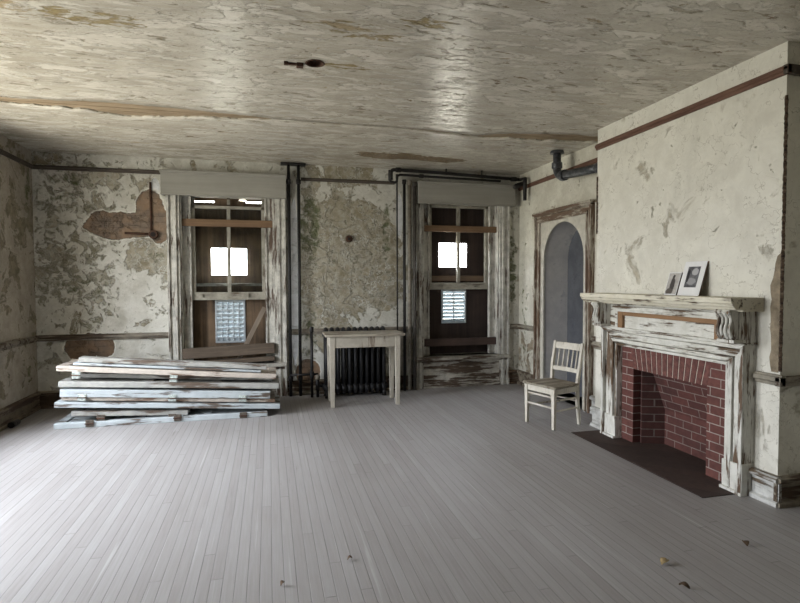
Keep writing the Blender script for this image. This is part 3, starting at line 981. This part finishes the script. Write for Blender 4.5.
# big drain
YD, XD, ZD = 5.90, 3.45, 2.825
root = empty('drain_pipe', (XD, YD, ZC))
tag(root, 'thick dark iron drain with elbow, from ceiling into the chimney breast', 'pipe')
el = arc((YD - .12, ZD + .12), .12, 0, -math.pi / 2, 8, lambda a, c: (0, a - YD, c - ZC))
MB().tube([(0, 0, 0), (0, 0, ZD + .13 - ZC)] + el + [(0, 5.25 - YD, ZD - ZC - .045), (0, 4.98 - YD, ZD - ZC - .06)], .048, 18).build('tube', M_drain, root)
MB().tube([(0, 0, -.035), (0, 0, -.0)], [.088, .075], 20).build('flange', M_drain, root, .004)
MB().tube([(0, -.115, ZD - ZC), (0, -.19, ZD - ZC - .004)], .066, 18).build('hub', M_drain, root, .005)
MB().tube([(0, 0, ZD + .11 - ZC), (0, 0, ZD + .18 - ZC)], .064, 18).build('hub', M_drain, root, .005)
MB().tube([(0, 5.07 - YD, ZD - ZC - .055), (0, 5.0 - YD, ZD - ZC - .059)], .058, 18).build('hub', M_drain, root, .005)

# conduit and box in the brick patch
pipe('conduit', [(-1.45, YB - .012, 2.83), (-1.45, YB - .014, 2.2)], .014, M_rust, 'rusty upright conduit crossing the bare brick patch', 'conduit')
pipe('conduit', [(-1.76, YB - .012, 2.178), (-1.47, YB - .014, 2.172)], .014, M_rust, 'rusty level conduit at the foot of the brick patch', 'conduit')
root = empty('junction_box', (-1.425, YB, 2.165))
tag(root, 'round rusty junction box where the two conduits meet', 'box')
MB().tube([(0, .003, 0), (0, -.045, 0)], [.058, .054], 20).build('body', M_rust, root, .004)
MB().tube([(0, -.046, 0), (0, -.05, 0)], .030, 16).build('hole_shade_disc', M_dark, root)  # black disc paints the shade inside an open hole
root = empty('wall_box', (1.096, YB, 2.152))
tag(root, 'small round rusty box on the wall between the windows', 'box')
MB().tube([(0, .003, 0), (0, -.035, 0)], [.05, .045], 18).build('body', M_rust, root, .004)
MB().tube([(0, -.03, 0), (-.01, -.07, -.005)], .018, 10).build('knob', M_dark, root)

# ceiling box and hanging scrap
root = empty('ceiling_box', (HX, HY, ZC))
tag(root, 'round dark box recessed in the ceiling', 'box')
b = MB()
bm = b.bm
n = 24
prof = [(.072, -.004), (.062, -.007), (.058, 0), (.058, .05)]
R = [[bm.verts.new((r * math.cos(2 * math.pi * i / n), r * math.sin(2 * math.pi * i / n), z)) for i in range(n)] for r, z in prof]
for A, B in zip(R, R[1:]):
    for i in range(n):
        bm.faces.new((A[i], A[(i + 1) % n], B[(i + 1) % n], B[i]))
bm.faces.new(R[-1])
b.build('cup', M_rust, root)
MB().box(-.012, .012, -.05, .05, .03, .034).build('strap', M_dark, root)
o = MB().box(-.07, .02, -.012, .012, -.012, .004).box(-.09, -.06, -.03, .0, -.02, .004).box(.0, .05, -.03, .02, -.025, .002).build('ceiling_scrap', M_rust, bevel=.004)
o.location = (.215, 4.005, ZC - .002)
tag(o, 'torn rusty scrap hanging from the ceiling beside the round box', 'scrap')

# stub at the foot of the left wall
pipe('pipe_stub', [(-2.69, 6.60, .03), (-2.69, 6.44, .03)], .03, M_pipe, 'dark end of the pipe lying along the left wall foot', 'pipe',
     None, [('collar', (-2.69, 6.47, .033), (0, 1, 0), .07, .033)])

# ------------------------------------------------------------------ radiator
def radiator():
    x0, x1, y0, y1, z1 = .70, 1.56, 7.04, 7.24, .95
    root = empty('radiator', ((x0 + x1) / 2, (y0 + y1) / 2, 0))
    tag(root, 'black cast-iron column radiator standing behind the small table', 'radiator')
    n = 11
    w = (x1 - x0) / n
    for i in range(n):
        x = x0 - (x0 + x1) / 2 + w * (i + .5)
        b = MB()
        for yy in (-.07, 0, .07):
            b.tube([(x, yy, .10), (x, yy, .85)], [w * .32, w * .32], 10)
        # rounded crown and foot loops joining the columns
        ptsu = [(x, -.07, .84)] + arc((0, .84), .075, math.pi, 0, 12, lambda a, c: (x, a, c + .02 * 0)) + [(x, .07, .84)]
        b.tube(ptsu, w * .36, 10)
        ptsd = [(x, -.07, .12)] + arc((0, .13), .075, math.pi, 2 * math.pi, 12, lambda a, c: (x, a, c)) + [(x, .07, .12)]
        b.tube(ptsd, w * .36, 10)
        b.box(x - w * .12, x + w * .12, -.07, .07, .12, .86)
        b.build('section', M_black, root)
    for zz in (.85, .14):
        MB().tube([(-(x1 - x0) / 2 - .01, 0, zz), ((x1 - x0) / 2 + .01, 0, zz)], .03, 12).build('nipple_tube', M_black, root)
    for sx in (-1, 1):
        for sy in (-1, 1):
            xx = sx * ((x1 - x0) / 2 - w / 2)
            MB().tube([(xx, sy * .075, .09), (xx, sy * .085, .0)], [.02, .03], 10).build('foot', M_black, root)
    xl = -(x1 - x0) / 2
    pv = MB().tube([(xl, .02, .15), (xl - .06, .02, .15), (xl - .075, .02, .13), (xl - .075, .02, .0)], .02, 12).build('valve_pipe', M_black, root)
    MB().tube([(xl - .075, .02, .10), (xl - .075, .02, .24)], [.03, .024], 12).build('valve', M_black, pv)
    MB().tube([(xl - .075, .02, .24), (xl - .075, .02, .30)], [.034, .030], 12).build('handle', M_pipe_grey, pv)
radiator()
pipe('heating_pipe', [(.55, 7.17, 0), (.55, 7.17, .90)], .019, M_pipe, 'short black upright pipe with a pointed cap left of the radiator', 'pipe', None,
     [('cap', (.55, 7.17, .915), (0, 0, 1), .07, .028), ('tee', (.55, 7.17, .31), (0, 0, 1), .08, .028)])
pipe('heating_pipe', [(.27, 7.23, .30), (.64, 7.23, .30)], .016, M_pipe, 'short level pipe low between the slim pipes and radiator', 'pipe')

# ------------------------------------------------------------------ table
def table():
    x0, x1, y0, y1, zt = .665, 1.665, 6.43, 6.93, .905
    cx, cy = (x0 + x1) / 2, (y0 + y1) / 2
    root = empty('side_table', (cx, cy, 0), math.radians(-1.5))
    tag(root, 'small tall greige painted table in front of the radiator', 'table')
    hw, hd = (x1 - x0) / 2, (y1 - y0) / 2
    MB().box(-hw, hw, -hd, hd, zt - .028, zt).build('table_top', M_table_top, root, .006)
    lw = .034
    lx, ly = hw - .09, hd - .06
    for sx in (-1, 1):
        for sy in (-1, 1):
            b = MB()
            cx_, cy_ = sx * lx, sy * ly
            t = .024
            b.hexa([(cx_ - t, cy_ - t, 0), (cx_ + t, cy_ - t, 0), (cx_ + t, cy_ + t, 0), (cx_ - t, cy_ + t, 0),
                    (cx_ - lw, cy_ - lw, zt - .028), (cx_ + lw, cy_ - lw, zt - .028), (cx_ + lw, cy_ + lw, zt - .028), (cx_ - lw, cy_ + lw, zt - .028)])
            b.build('leg', M_table, root, .004)
    za, zb = zt - .165, zt - .028
    for nm, q in (('apron', (-lx, lx, -ly - .026, -ly - .006)), ('apron', (-lx, lx, ly + .006, ly + .026)), ('apron', (-lx - .026, -lx - .006, -ly, ly)), ('apron', (lx + .006, lx + .026, -ly, ly))):
        MB().box(*q, za, zb).build(nm, M_table, root, .003)
table()

# ------------------------------------------------------------------ chair
def chair():
    c = Vector((2.812, 5.115, 0))
    root = empty('dining_chair', c, math.radians(17))       # local +x = towards the backrest, local y across
    tag(root, 'cream painted wooden chair with slatted back in front of the arch', 'chair')
    H, hw, dp = .44, .212, .37
    # seat: front edge at x=-.03, slightly trapezoid with rounded edge
    b = MB()
    poly = [(-.035, -.23), (-.02, -.245), (.36, -.205), (.385, -.19), (.385, .19), (.36, .205), (-.02, .245), (-.035, .23)]
    b.prism(poly, H - .012, H + .016, lambda p, q, a: (p, q, a))
    b.build('seat', M_seat, root, .008, 3)
    for nm, q in (('seat_rail', (-.012, .012, -hw + .02, hw - .02)), ('seat_rail', (dp - .012, dp + .01, -.17, .17))):
        MB().box(*q, H - .075, H - .012).build(nm, M_chair, root, .003)
    for s in (-1, 1):
        b = MB()
        b.hexa([(-.012, s * (hw - .02) - .012, H - .075), (dp, s * .175 - .012, H - .075), (dp, s * .175 + .012, H - .075), (-.012, s * (hw - .02) + .012, H - .075),
                (-.012, s * (hw - .02) - .012, H - .012), (dp, s * .175 - .012, H - .012), (dp, s * .175 + .012, H - .012), (-.012, s * (hw - .02) + .012, H - .012)])
        b.build('seat_rail', M_chair, root, .003)
    for s in (-1, 1):
        b = MB()
        y = s * (hw - .018)
        t0, t1 = .016, .022
        b.hexa([(-t0, y - t0, 0), (t0, y - t0, 0), (t0, y + t0, 0), (-t0, y + t0, 0), (-t1, y - t1, H - .01), (t1, y - t1, H - .01), (t1, y + t1, H - .01), (-t1, y + t1, H - .01)])
        b.build('leg', M_chair, root, .004)
    # rear legs run up into the back posts
    yb = .178
    for s in (-1, 1):
        b = MB()
        prev = None
        bm = b.bm
        for (x, z, t) in ((dp + .035, 0, .014), (dp + .005, .25, .018), (dp, .44, .020), (dp + .02, .62, .018), (dp + .065, .88, .013)):
            y = s * (yb + (.012 if z > .6 else 0))
            ring = [bm.verts.new(p) for p in ((x - t, y - .016, z), (x + t, y - .016, z), (x + t, y + .016, z), (x - t, y + .016, z))]
            if prev:
                for i in range(4):
                    bm.faces.new((prev[i], prev[(i + 1) % 4], ring[(i + 1) % 4], ring[i]))
            else:
                bm.faces.new(ring[::-1])
            prev = ring
        bm.faces.new(prev)
        b.build('back_leg', M_chair, root, .004)
    def backx(z):
        return dp + .02 + (z - .62) * .045 / .26
    def curved(z0, z1, name):
        b = MB()
        bm = b.bm
        prev = None
        for i in range(9):
            y = -.19 + .38 * i / 8
            bow = .022 * (1 - (y / .19) ** 2)
            ring = [bm.verts.new(p) for p in ((backx(z0) + bow - .009, y, z0), (backx(z0) + bow + .009, y, z0), (backx(z1) + bow + .009, y, z1), (backx(z1) + bow - .009, y, z1))]
            if prev:
                for k in range(4):
                    bm.faces.new((prev[k], prev[(k + 1) % 4], ring[(k + 1) % 4], ring[k]))
            else:
                bm.faces.new(ring[::-1])
            prev = ring
        bm.faces.new(prev)
        b.build(name, M_chair, root, .004)
    curved(.795, .868, 'top_rail')
    curved(.555, .60, 'lower_rail')
    for y in (-.125, -.0625, 0, .0625, .125):
        bow = .022 * (1 - (y / .19) ** 2)
        MB().tube([(backx(.59) + bow, y, .59), (backx(.80) + bow, y, .80)], .0085, 10).build('spindle', M_chair, root)
    for z in (.335, .225):
        MB().tube([(0, -hw + .02, z), (0, hw - .02, z)], .011, 10).build('stretcher', M_chair, root)
    for s in (-1, 1):
        for z in (.30, .19):
            MB().tube([(0, s * (hw - .018), z), (dp + .008, s * yb, z)], .0105, 10).build('stretcher', M_chair, root)
    MB().tube([(dp + .005, -yb, .26), (dp + .005, yb, .26)], .0105, 10).build('stretcher', M_chair, root)
chair()

# ------------------------------------------------------------------ pile of shutters
def hinge(parent, x, y, z, mat, w=.08, h=.075):
    hb = MB()
    hb.box(x - w / 2, x + w / 2, y - .003, y + .004, z - h / 2, z + h / 2)
    hb.tube([(x - w / 2, y - .004, z), (x + w / 2, y - .004, z)], .009, 10)
    for k in (-.3, .3):
        for kz in (-.32, .32):
            hb.tube([(x + k * w, y - .006, z + kz * h), (x + k * w, y - .009, z + kz * h)], .007, 8)
    h_ = hb.build('hinge', mat, parent, .002)
    MB().box(x - w / 2 - .004, x + w / 2 + .004, y - .015, y - .010, z - .006, z + .006).build('hinge_pin', M_rust, h_)
    return h_

def shutter(label, xl, xr, zl, zr, th, mat, y0=6.28, dp=.50, yaw=0.0, hinges=(), groove=True, lip=True):
    """zl / zr: height of the underside at the left and right end"""
    L = math.hypot(xr - xl, zr - zl)
    root = empty('shutter', (xl, y0, zl))
    root.rotation_euler = (0, -math.atan2(zr - zl, xr - xl), math.radians(yaw))
    tag(root, label, 'shutter', 'pile of old shutters')
    b = MB()
    b.box(0, L, 0, .075, 0, th)
    b.build('stile', mat, root, .006, 3)
    MB().box(0, L, dp - .075, dp, 0, th).build('stile', mat, root, .006, 3)
    b = MB()
    for a, c in ((0, .09), (L * .36, L * .36 + .08), (L * .68, L * .68 + .08), (L - .09, L)):
        MB().box(a, c, .075, dp - .075, .002, th - .002).build('cross_rail', mat, root, .004)
    b = MB().box(.05, L - .05, .06, dp - .06, th * .3, th * .7)
    b.build('panel', mat, root)
    for (hx, hz, hm) in hinges:
        hinge(root, hx - xl, -.004, hz, hm)
    return root

H1, H2 = M_hinge, M_hinge_dark
shutter('wide blue-white shutter lying on the floor, lowest of the pile', -2.225, -.03, .0, .0, .058, M_shut, 6.262, .56, 0, [(-1.88, .045, H2), (-1.0, .05, H2), (-.30, .03, H2)])
shutter('short grey shutter with a rusty hinge, second from the floor', -2.07, -.90, .122, .062, .056, M_shut2, 6.30, .5, 0, [(-1.78, -.02, H2), (-1.06, -.02, H2)])
shutter('longest flat blue-grey shutter, third from the floor', -2.22, .11, .232, .078, .056, M_shut, 6.27, .52, 0)
shutter('thin worn brown-edged leaf under the thick blue-white shutter', -2.16, .055, .300, .150, .04, M_shut3, 6.30, .5, 0)
shutter('thick blue-white shutter with two pale hinges, middle of the pile', -2.165, -.0, .342, .205, .082, M_shut, 6.27, .5, 0, [(-1.95, .0, H1), (-1.05, .0, H1), (-.30, .0, H1)])
shutter('grey worn shutter resting on the thick middle one', -2.18, .10, .446, .312, .062, M_shut2, 6.28, .52, 0)
shutter('dark shaded leaf set back under the pinkish shutter', -2.02, .03, .512, .378, .046, M_shut2, 6.46, .36, 0)
shutter('pinkish-white shutter with two pale hinges, near the top of the pile', -2.195, .07, .618, .488 - .06, .056, M_shut3, 6.28, .52, 0, [(-2.0, -.035, H1), (-1.03, -.035, H1)])
shutter('short thin white leaf lying under the topmost board', -2.04, -.10, .674, .508, .026, M_shut, 6.30, .30, 0)
o = MB().box(0, 1.96, 0, .13, 0, .05).build('board', M_shut2, bevel=.005)
o.location = (-1.99, 6.31, .703)
o.rotation_euler = (0, math.atan2(.166, 1.96), 0)
tag(o, 'topmost whitish board of the shutter pile, below the brown timbers', 'board')

def timber(label, xl, xr, zl, zr, th, y0, dp, mat):
    L = math.hypot(xr - xl, zr - zl)
    o = MB().box(0, L, 0, dp, 0, th).build('timber', mat, bevel=.006)
    o.location = (xl, y0, zl)
    o.rotation_euler = (0, -math.atan2(zr - zl, xr - xl), 0)
    return tag(o, label, 'timber', 'timbers on the shutter pile')
timber('lower dark brown timber lying on the left window sill', -1.06, .07, .462, .50, .055, 7.27, .10, M_timber)
timber('upper dark brown timber tilted up to the right on the left window sill', -1.09, .07, .555, .60, .135, 7.285, .085, M_timber)

# ------------------------------------------------------------------ fireplace
FY0, FY1 = 3.055, 4.715       # outer edges
IY0, IY1 = 3.238, 4.51         # inner edges
FX = 3.30
def mantel():
    root = empty('mantelpiece', (0, 0, 0))
    tag(root, 'peeling white wooden mantelpiece round the brick fireplace', 'mantelpiece')
    P = lambda b, n, m, bev=.004, par=root: b.build(n, m, par, bev)
    # uprights with stepped mouldings and a plinth
    for s, yo, yi in ((-1, FY0, IY0), (1, FY1, IY1)):
        def strip(f0, f1):
            a, c = yo + (yi - yo) * f0, yo + (yi - yo) * f1
            return min(a, c), max(a, c)
        b = MB()
        for f0, f1, x, zt in ((0, .17, 3.268, 1.09), (.17, .24, 3.318, 1.055), (.24, .55, 3.300, 1.04), (.55, .60, 3.325, 1.0), (.60, .80, 3.288, .955), (.80, .86, 3.325, 1.0), (.86, 1.0, 3.305, .92)):
            y0, y1 = strip(f0, f1)
            # mitred top end
            za, zb = (1.09 - .165 * f0, 1.09 - .165 * f1)
            ya, yb = yo + (yi - yo) * f0, yo + (yi - yo) * f1
            b.hexa([(x, ya, .0), (x, yb, .0), (XB, yb, .0), (XB, ya, .0), (x, ya, za), (x, yb, zb), (XB, yb, zb), (XB, ya, za)])
        P(b, 'pilaster', M_mantel_z)
        b = MB()
        y0, y1 = strip(-.02, .18)
        b.box(3.272, XB, y0, y1, 0, .235)
        y0, y1 = strip(.18, 1.02)
        b.box(3.29, XB, y0, y1, 0, .22)
        y0, y1 = strip(.0, 1.03)
        b.box(3.266, XB, y0 , y1, 0, .025)
        P(b, 'plinth', M_mantel_z)
    # mitred header
    b = MB()
    for f0, f1, x in ((0, .17, 3.268), (.17, .24, 3.318), (.24, .55, 3.300), (.55, .60, 3.325), (.60, .80, 3.288), (.80, .86, 3.325), (.86, 1.0, 3.305)):
        za, zb = 1.09 - .165 * f0, 1.09 - .165 * f1
        l0, l1 = FY0 + (IY0 - FY0) * f0, FY0 + (IY0 - FY0) * f1
        r0, r1 = FY1 + (IY1 - FY1) * f0, FY1 + (IY1 - FY1) * f1
        b.hexa([(x, l1, zb), (x, r1, zb), (XB, r1, zb), (XB, l1, zb), (x, l0, za), (x, r0, za), (XB, r0, za), (XB, l0, za)])
    P(b, 'header', M_mantel_y)
    b = MB().box(3.262, XB, FY0 - .012, FY1 + .012, 1.088, 1.108)
    P(b, 'ledge', M_mantel_y, .006)
    # frieze
    b = MB().box(3.285, XB, FY0 + .01, FY1 - .01, 1.106, 1.345)
    P(b, 'frieze', M_mantel_y)
    b = MB().box(3.258, 3.287, 3.30, 4.37, 1.225, 1.262)
    P(b, 'bare_strip', M_strip, .003)
    for a, c in ((3.235, 3.30), (4.37, 4.435)):
        P(MB().box(3.256, 3.287, a, c, 1.108, 1.268), 'bare_strip', M_strip_z, .003)
    b = MB().box(3.245, 3.287, 3.20, 4.47, 1.262, 1.285)
    b.box(3.225, 3.287, 3.19, 4.48, 1.283, 1.315)
    b.box(3.25, 3.287, 3.20, 3.236, 1.108, 1.27)
    b.box(3.25, 3.287, 4.434, 4.47, 1.108, 1.27)
    P(b, 'frieze_moulding', M_mantel_y)
    # carved scroll brackets
    for y0, y1 in ((3.045, 3.185), (4.585, 4.725)):
        b = MB()
        b.box(3.225, XB, y0 + .006, y1 - .006, 1.108, 1.345)
        b.box(3.17, 3.30, y0 - .004, y1 + .004, 1.108, 1.132)
        bk = P(b, 'bracket', M_mantel_z, .004)
        n = 4
        w = (y1 - y0) / n
        for i in range(n):
            yc = y0 + w * (i + .5)
            b = MB()
            pts = []
            for k in range(13):
                t = k / 12
                z = 1.338 - .20 * t
                x = 3.135 + .055 * (t ** 1.2) + .020 * math.sin(t * 2 * math.pi)
                pts.append((x, yc, z))
            b.tube(pts, [w * (.36 + .10 * math.cos(k / 12 * 2 * math.pi)) for k in range(13)], 10)
            b.box(3.165, 3.24, yc - w * .16, yc + w * .16, 1.14, 1.335)
            b.build('scroll', M_mantel_z, bk)
    # shelf
    b = MB()
    prof = [(3.10, 1.432), (3.10, 1.395), (3.112, 1.388), (3.118, 1.372), (3.135, 1.358), (3.14, 1.348), (3.20, 1.345), (3.20, 1.335), (XB, 1.335), (XB, 1.432)]
    b.prism(prof, 3.0, 4.835, lambda p, q, a: (p, a, q))
    P(b, 'shelf', M_shelf, .003)
mantel()

def firebox():
    root = empty('fireplace_brickwork', (0, 0, 0))
    tag(root, 'red brick fireplace opening with soldier brick lintel inside the mantelpiece', 'fireplace')
    BX = 3.365
    OY0, OY1, OZ = 3.465, 4.34, .715
    for a, c in ((IY0 + .002, OY0), (OY1, IY1 - .002)):
        MB().box(BX, XR - .02, a, c, 0, .922).build('pier', M_brick, root)
    # jack arch of upright bricks on a mortar bed
    MB().box(BX + .004, 3.60, OY0, OY1, OZ, .922).build('mortar_bed', M_mortar, root)
    b = MB()
    n = 14
    cyc = (OY0 + OY1) / 2
    for i in range(n):
        def yy(k, z):
            f = k / n
            base = OY0 + (OY1 - OY0) * f
            sk = (f - .5) * .10 * (z - OZ) / .20
            return base + sk
        g = .0055
        a0, a1 = yy(i, OZ) + g, yy(i + 1, OZ) - g
        t0, t1 = yy(i, .92) + g, yy(i + 1, .92) - g
        b.hexa([(BX - .002, a0, OZ), (BX - .002, a1, OZ), (3.55, a1, OZ), (3.55, a0, OZ), (BX - .002, t0, .92), (BX - .002, t1, .92), (3.55, t1, .92), (3.55, t0, .92)])
    b.build('lintel', M_jack, root, .004)
    # inside: left cheek, fireback leaning forward, right cheek, throat
    bx = 3.66
    def slab(p, nm, mat=M_brick_in):
        bb = MB()
        vs = [bb.bm.verts.new(c) for c in p]
        bb.bm.faces.new(vs)
        e = bmesh.ops.extrude_face_region(bb.bm, geom=bb.bm.faces[:])
        nrm = (Vector(p[1]) - Vector(p[0])).cross(Vector(p[3]) - Vector(p[0])).normalized()
        bmesh.ops.translate(bb.bm, vec=nrm * .03, verts=[v for v in e['geom'] if isinstance(v, bmesh.types.BMVert)])
        bb.build(nm, mat, root)
    slab([(3.44, OY1 - .012, 0), (bx, 4.25, 0), (bx, 4.25, .92), (3.44, OY1 - .012, .92)], 'cheek')
    slab([(bx, 3.53, 0), (3.44, OY0 + .01, 0), (3.44, OY0 + .01, .92), (bx, 3.53, .92)], 'cheek')
    slab([(bx, 4.27, 0), (bx, 3.48, 0), (bx, 3.48, .34), (bx, 4.27, .34)], 'fireback', M_brick_back)
    slab([(bx, 4.28, .34), (bx, 3.47, .34), (3.50, 3.47, .86), (3.50, 4.28, .86)], 'fireback', M_brick_back)
    MB().box(3.40, 3.66, OY0 + .02, OY1 - .02, .861, .872).build('throat', M_dark, root)
firebox()
o = MB().box(2.99, 3.66, 3.10, 4.80, -.01, .006).build('hearth', M_hearth, bevel=.003)
tag(o, 'dark brick hearth slab set in the floor before the fireplace', 'hearth')

# ------------------------------------------------------------------ pictures on the shelf
def photo_mat(name, figures, bg1, bg2, scale):
    m = Mat(name)
    x = m.sep(m.obj)
    n = m.noise(m.obj, scale, 6, .65)
    col = m.ramp(n, (.3, lin(bg1)), (.65, lin(bg2)))
    w = m.math('SUBTRACT', m.noise(m.obj, scale * 1.5, 4, .6), .5)
    for (c, cu, cv, ru, rv) in figures:
        d = blobs_field(m, x[1], x[2], None, [(cu, cv, ru, rv)])[0]
        d = m.math('ADD', d, m.math('MULTIPLY', w, .8))
        col = m.lerp(m.step(d, 1.1, .85), col, lin(c))
    return m.done(col, .35, None, .4)

def picture(label, y_c, w, h, x0, lean, mount, ph, figures, cols, border):
    root = empty('framed_photograph' if mount else 'photograph', (x0, y_c, 1.4325))
    root.rotation_euler = (0, lean, 0)
    tag(root, label, 'picture', 'pictures leaning on the mantel shelf')
    MB().box(.004, .014, -w / 2, w / 2, 0, h).build('backing', M_frame, root, .001)
    MB().box(.0, .0045, -w / 2, w / 2, 0, h).build('mount', M_mat, root, .001)
    MB().box(-.0012, .001, -ph[0] / 2, ph[0] / 2, ph[2], ph[2] + ph[1]).build('print', photo_mat(label[:18], figures, cols[0], cols[1], 22), root)
picture('large white-mounted black and white photograph leaning on the mantel shelf', 3.60, .225, .29, 3.285, math.radians(17), True, (.125, .175, .07),
        [((176, 176, 178), -.02, .20, .035, .03), ((150, 150, 152), .0, .12, .05, .03), ((44, 44, 48), .045, .17, .015, .06)], ((40, 40, 44), (120, 120, 124)), .03)
picture('small unmounted old photograph of a standing figure, left of the mounted one', 3.795, .135, .20, 3.285, math.radians(17), False, (.12, .18, .012),
        [((70, 66, 64), .0, .09, .026, .07), ((60, 56, 54), .0, .165, .014, .014), ((92, 86, 82), .02, .03, .04, .03)], ((150, 146, 142), (196, 192, 188)), .01)

# ------------------------------------------------------------------ small things on the floor
def leaf(x, y, L, rz, mat, label):
    b = MB()
    bm = b.bm
    n = 7
    prev = None
    for i in range(n):
        t = i / (n - 1)
        wv = .32 * L * math.sin(math.pi * min(1, t * .95 + .03)) + .002
        zz = .006 + .012 * math.sin(t * 3.1)
        cur = [bm.verts.new(p) for p in ((L * (t - .5), -wv, zz + .008), (L * (t - .5), 0, zz), (L * (t - .5), wv, zz + .012 * t))]
        if prev:
            bm.faces.new((prev[0], cur[0], cur[1], prev[1]))
            bm.faces.new((prev[1], cur[1], cur[2], prev[2]))
        prev = cur
    o = b.build('dry_leaf', mat, smooth=True)
    sm = o.modifiers.new('s', 'SOLIDIFY')
    sm.thickness = .0012
    o.location = (x, y, 0)
    o.rotation_euler = (0, 0, rz)
    tag(o, label, 'leaf', 'dry leaves on the floor')
leaf(2.09, 2.42, .065, .5, M_leaf, 'yellowish dry leaf lying on the floor before the hearth')
leaf(2.70, 2.48, .05, 1.2, M_leaf2, 'dark brown leaf on the floor near the chimney corner')
leaf(2.02, 2.20, .05, 2.2, M_leaf2, 'brown leaf just in front of the yellowish leaf')
leaf(.42, 2.88, .03, .4, M_leaf2, 'tiny dark leaf scrap in the middle of the floor, farther one')
leaf(.05, 2.72, .028, 1.0, M_leaf2, 'tiny dark leaf scrap in the middle of the floor, nearer one')

# ------------------------------------------------------------------ light: overcast sky through the windows
w = bpy.data.worlds.new('overcast_sky')
SC.world = w
w.use_nodes = True
nt = w.node_tree
nt.nodes.clear()
tcw = nt.nodes.new('ShaderNodeTexCoord')
sx = nt.nodes.new('ShaderNodeSeparateXYZ')
rp = nt.nodes.new('ShaderNodeValToRGB')
mr = nt.nodes.new('ShaderNodeMapRange')
bg = nt.nodes.new('ShaderNodeBackground')
ow = nt.nodes.new('ShaderNodeOutputWorld')
nt.links.new(tcw.outputs['Generated'], sx.inputs[0])
nt.links.new(sx.outputs[2], mr.inputs[0])
mr.inputs[1].default_value = -.3
mr.inputs[2].default_value = .7
rp.color_ramp.elements[0].position = 0
rp.color_ramp.elements[0].color = (.60, .58, .50, 1)
rp.color_ramp.elements[1].position = 1
rp.color_ramp.elements[1].color = (1.6, 1.72, 1.9, 1)
e = rp.color_ramp.elements.new(.27)
e.color = (.66, .64, .56, 1)
e = rp.color_ramp.elements.new(.33)
e.color = (1.0, 1.02, 1.04, 1)
nt.links.new(mr.outputs[0], rp.inputs[0])
nt.links.new(rp.outputs[0], bg.inputs[0])
bg.inputs[1].default_value = 14.0
nt.links.new(bg.outputs[0], ow.inputs[0])
for i, (a, c, z0, z1) in enumerate(LW):
    L = bpy.data.lights.new('sky_portal', 'AREA')
    L.shape = 'RECTANGLE'
    L.size = z1 - z0
    L.size_y = c - a
    L.cycles.is_portal = True
    o = bpy.data.objects.new('sky_portal', L)
    C.objects.link(o)
    o.location = (XL - T - .01, (a + c) / 2, (z0 + z1) / 2)
    o.rotation_euler = (0, math.radians(-90), 0)

# ------------------------------------------------------------------ camera
cam = bpy.data.cameras.new('camera')
cam.sensor_width = 36
cam.lens = 529.73 / 800 * 36
cam.clip_start = .05
co = bpy.data.objects.new('camera', cam)
C.objects.link(co)
yaw, pitch, roll = .2427, -.0369, -.003
f = Vector((math.sin(yaw) * math.cos(pitch), math.cos(yaw) * math.cos(pitch), math.sin(pitch)))
r = Vector((math.cos(yaw), -math.sin(yaw), 0))
u = r.cross(f)
r2 = r * math.cos(roll) + u * math.sin(roll)
u2 = -r * math.sin(roll) + u * math.cos(roll)
Mx = Matrix((r2, u2, -f)).transposed().to_4x4()
Mx.translation = (0, 0, 1.55)
co.matrix_world = Mx
SC.camera = co

vs_ = SC.view_settings
vs_.view_transform = 'Standard'
vs_.look = 'None'
vs_.exposure = 0.75
vs_.gamma = 1.0
vs_.use_curve_mapping = False
SC.cycles.use_denoising = True
SC.cycles.max_bounces = 12
SC.cycles.diffuse_bounces = 8
SC.cycles.sample_clamp_indirect = 10
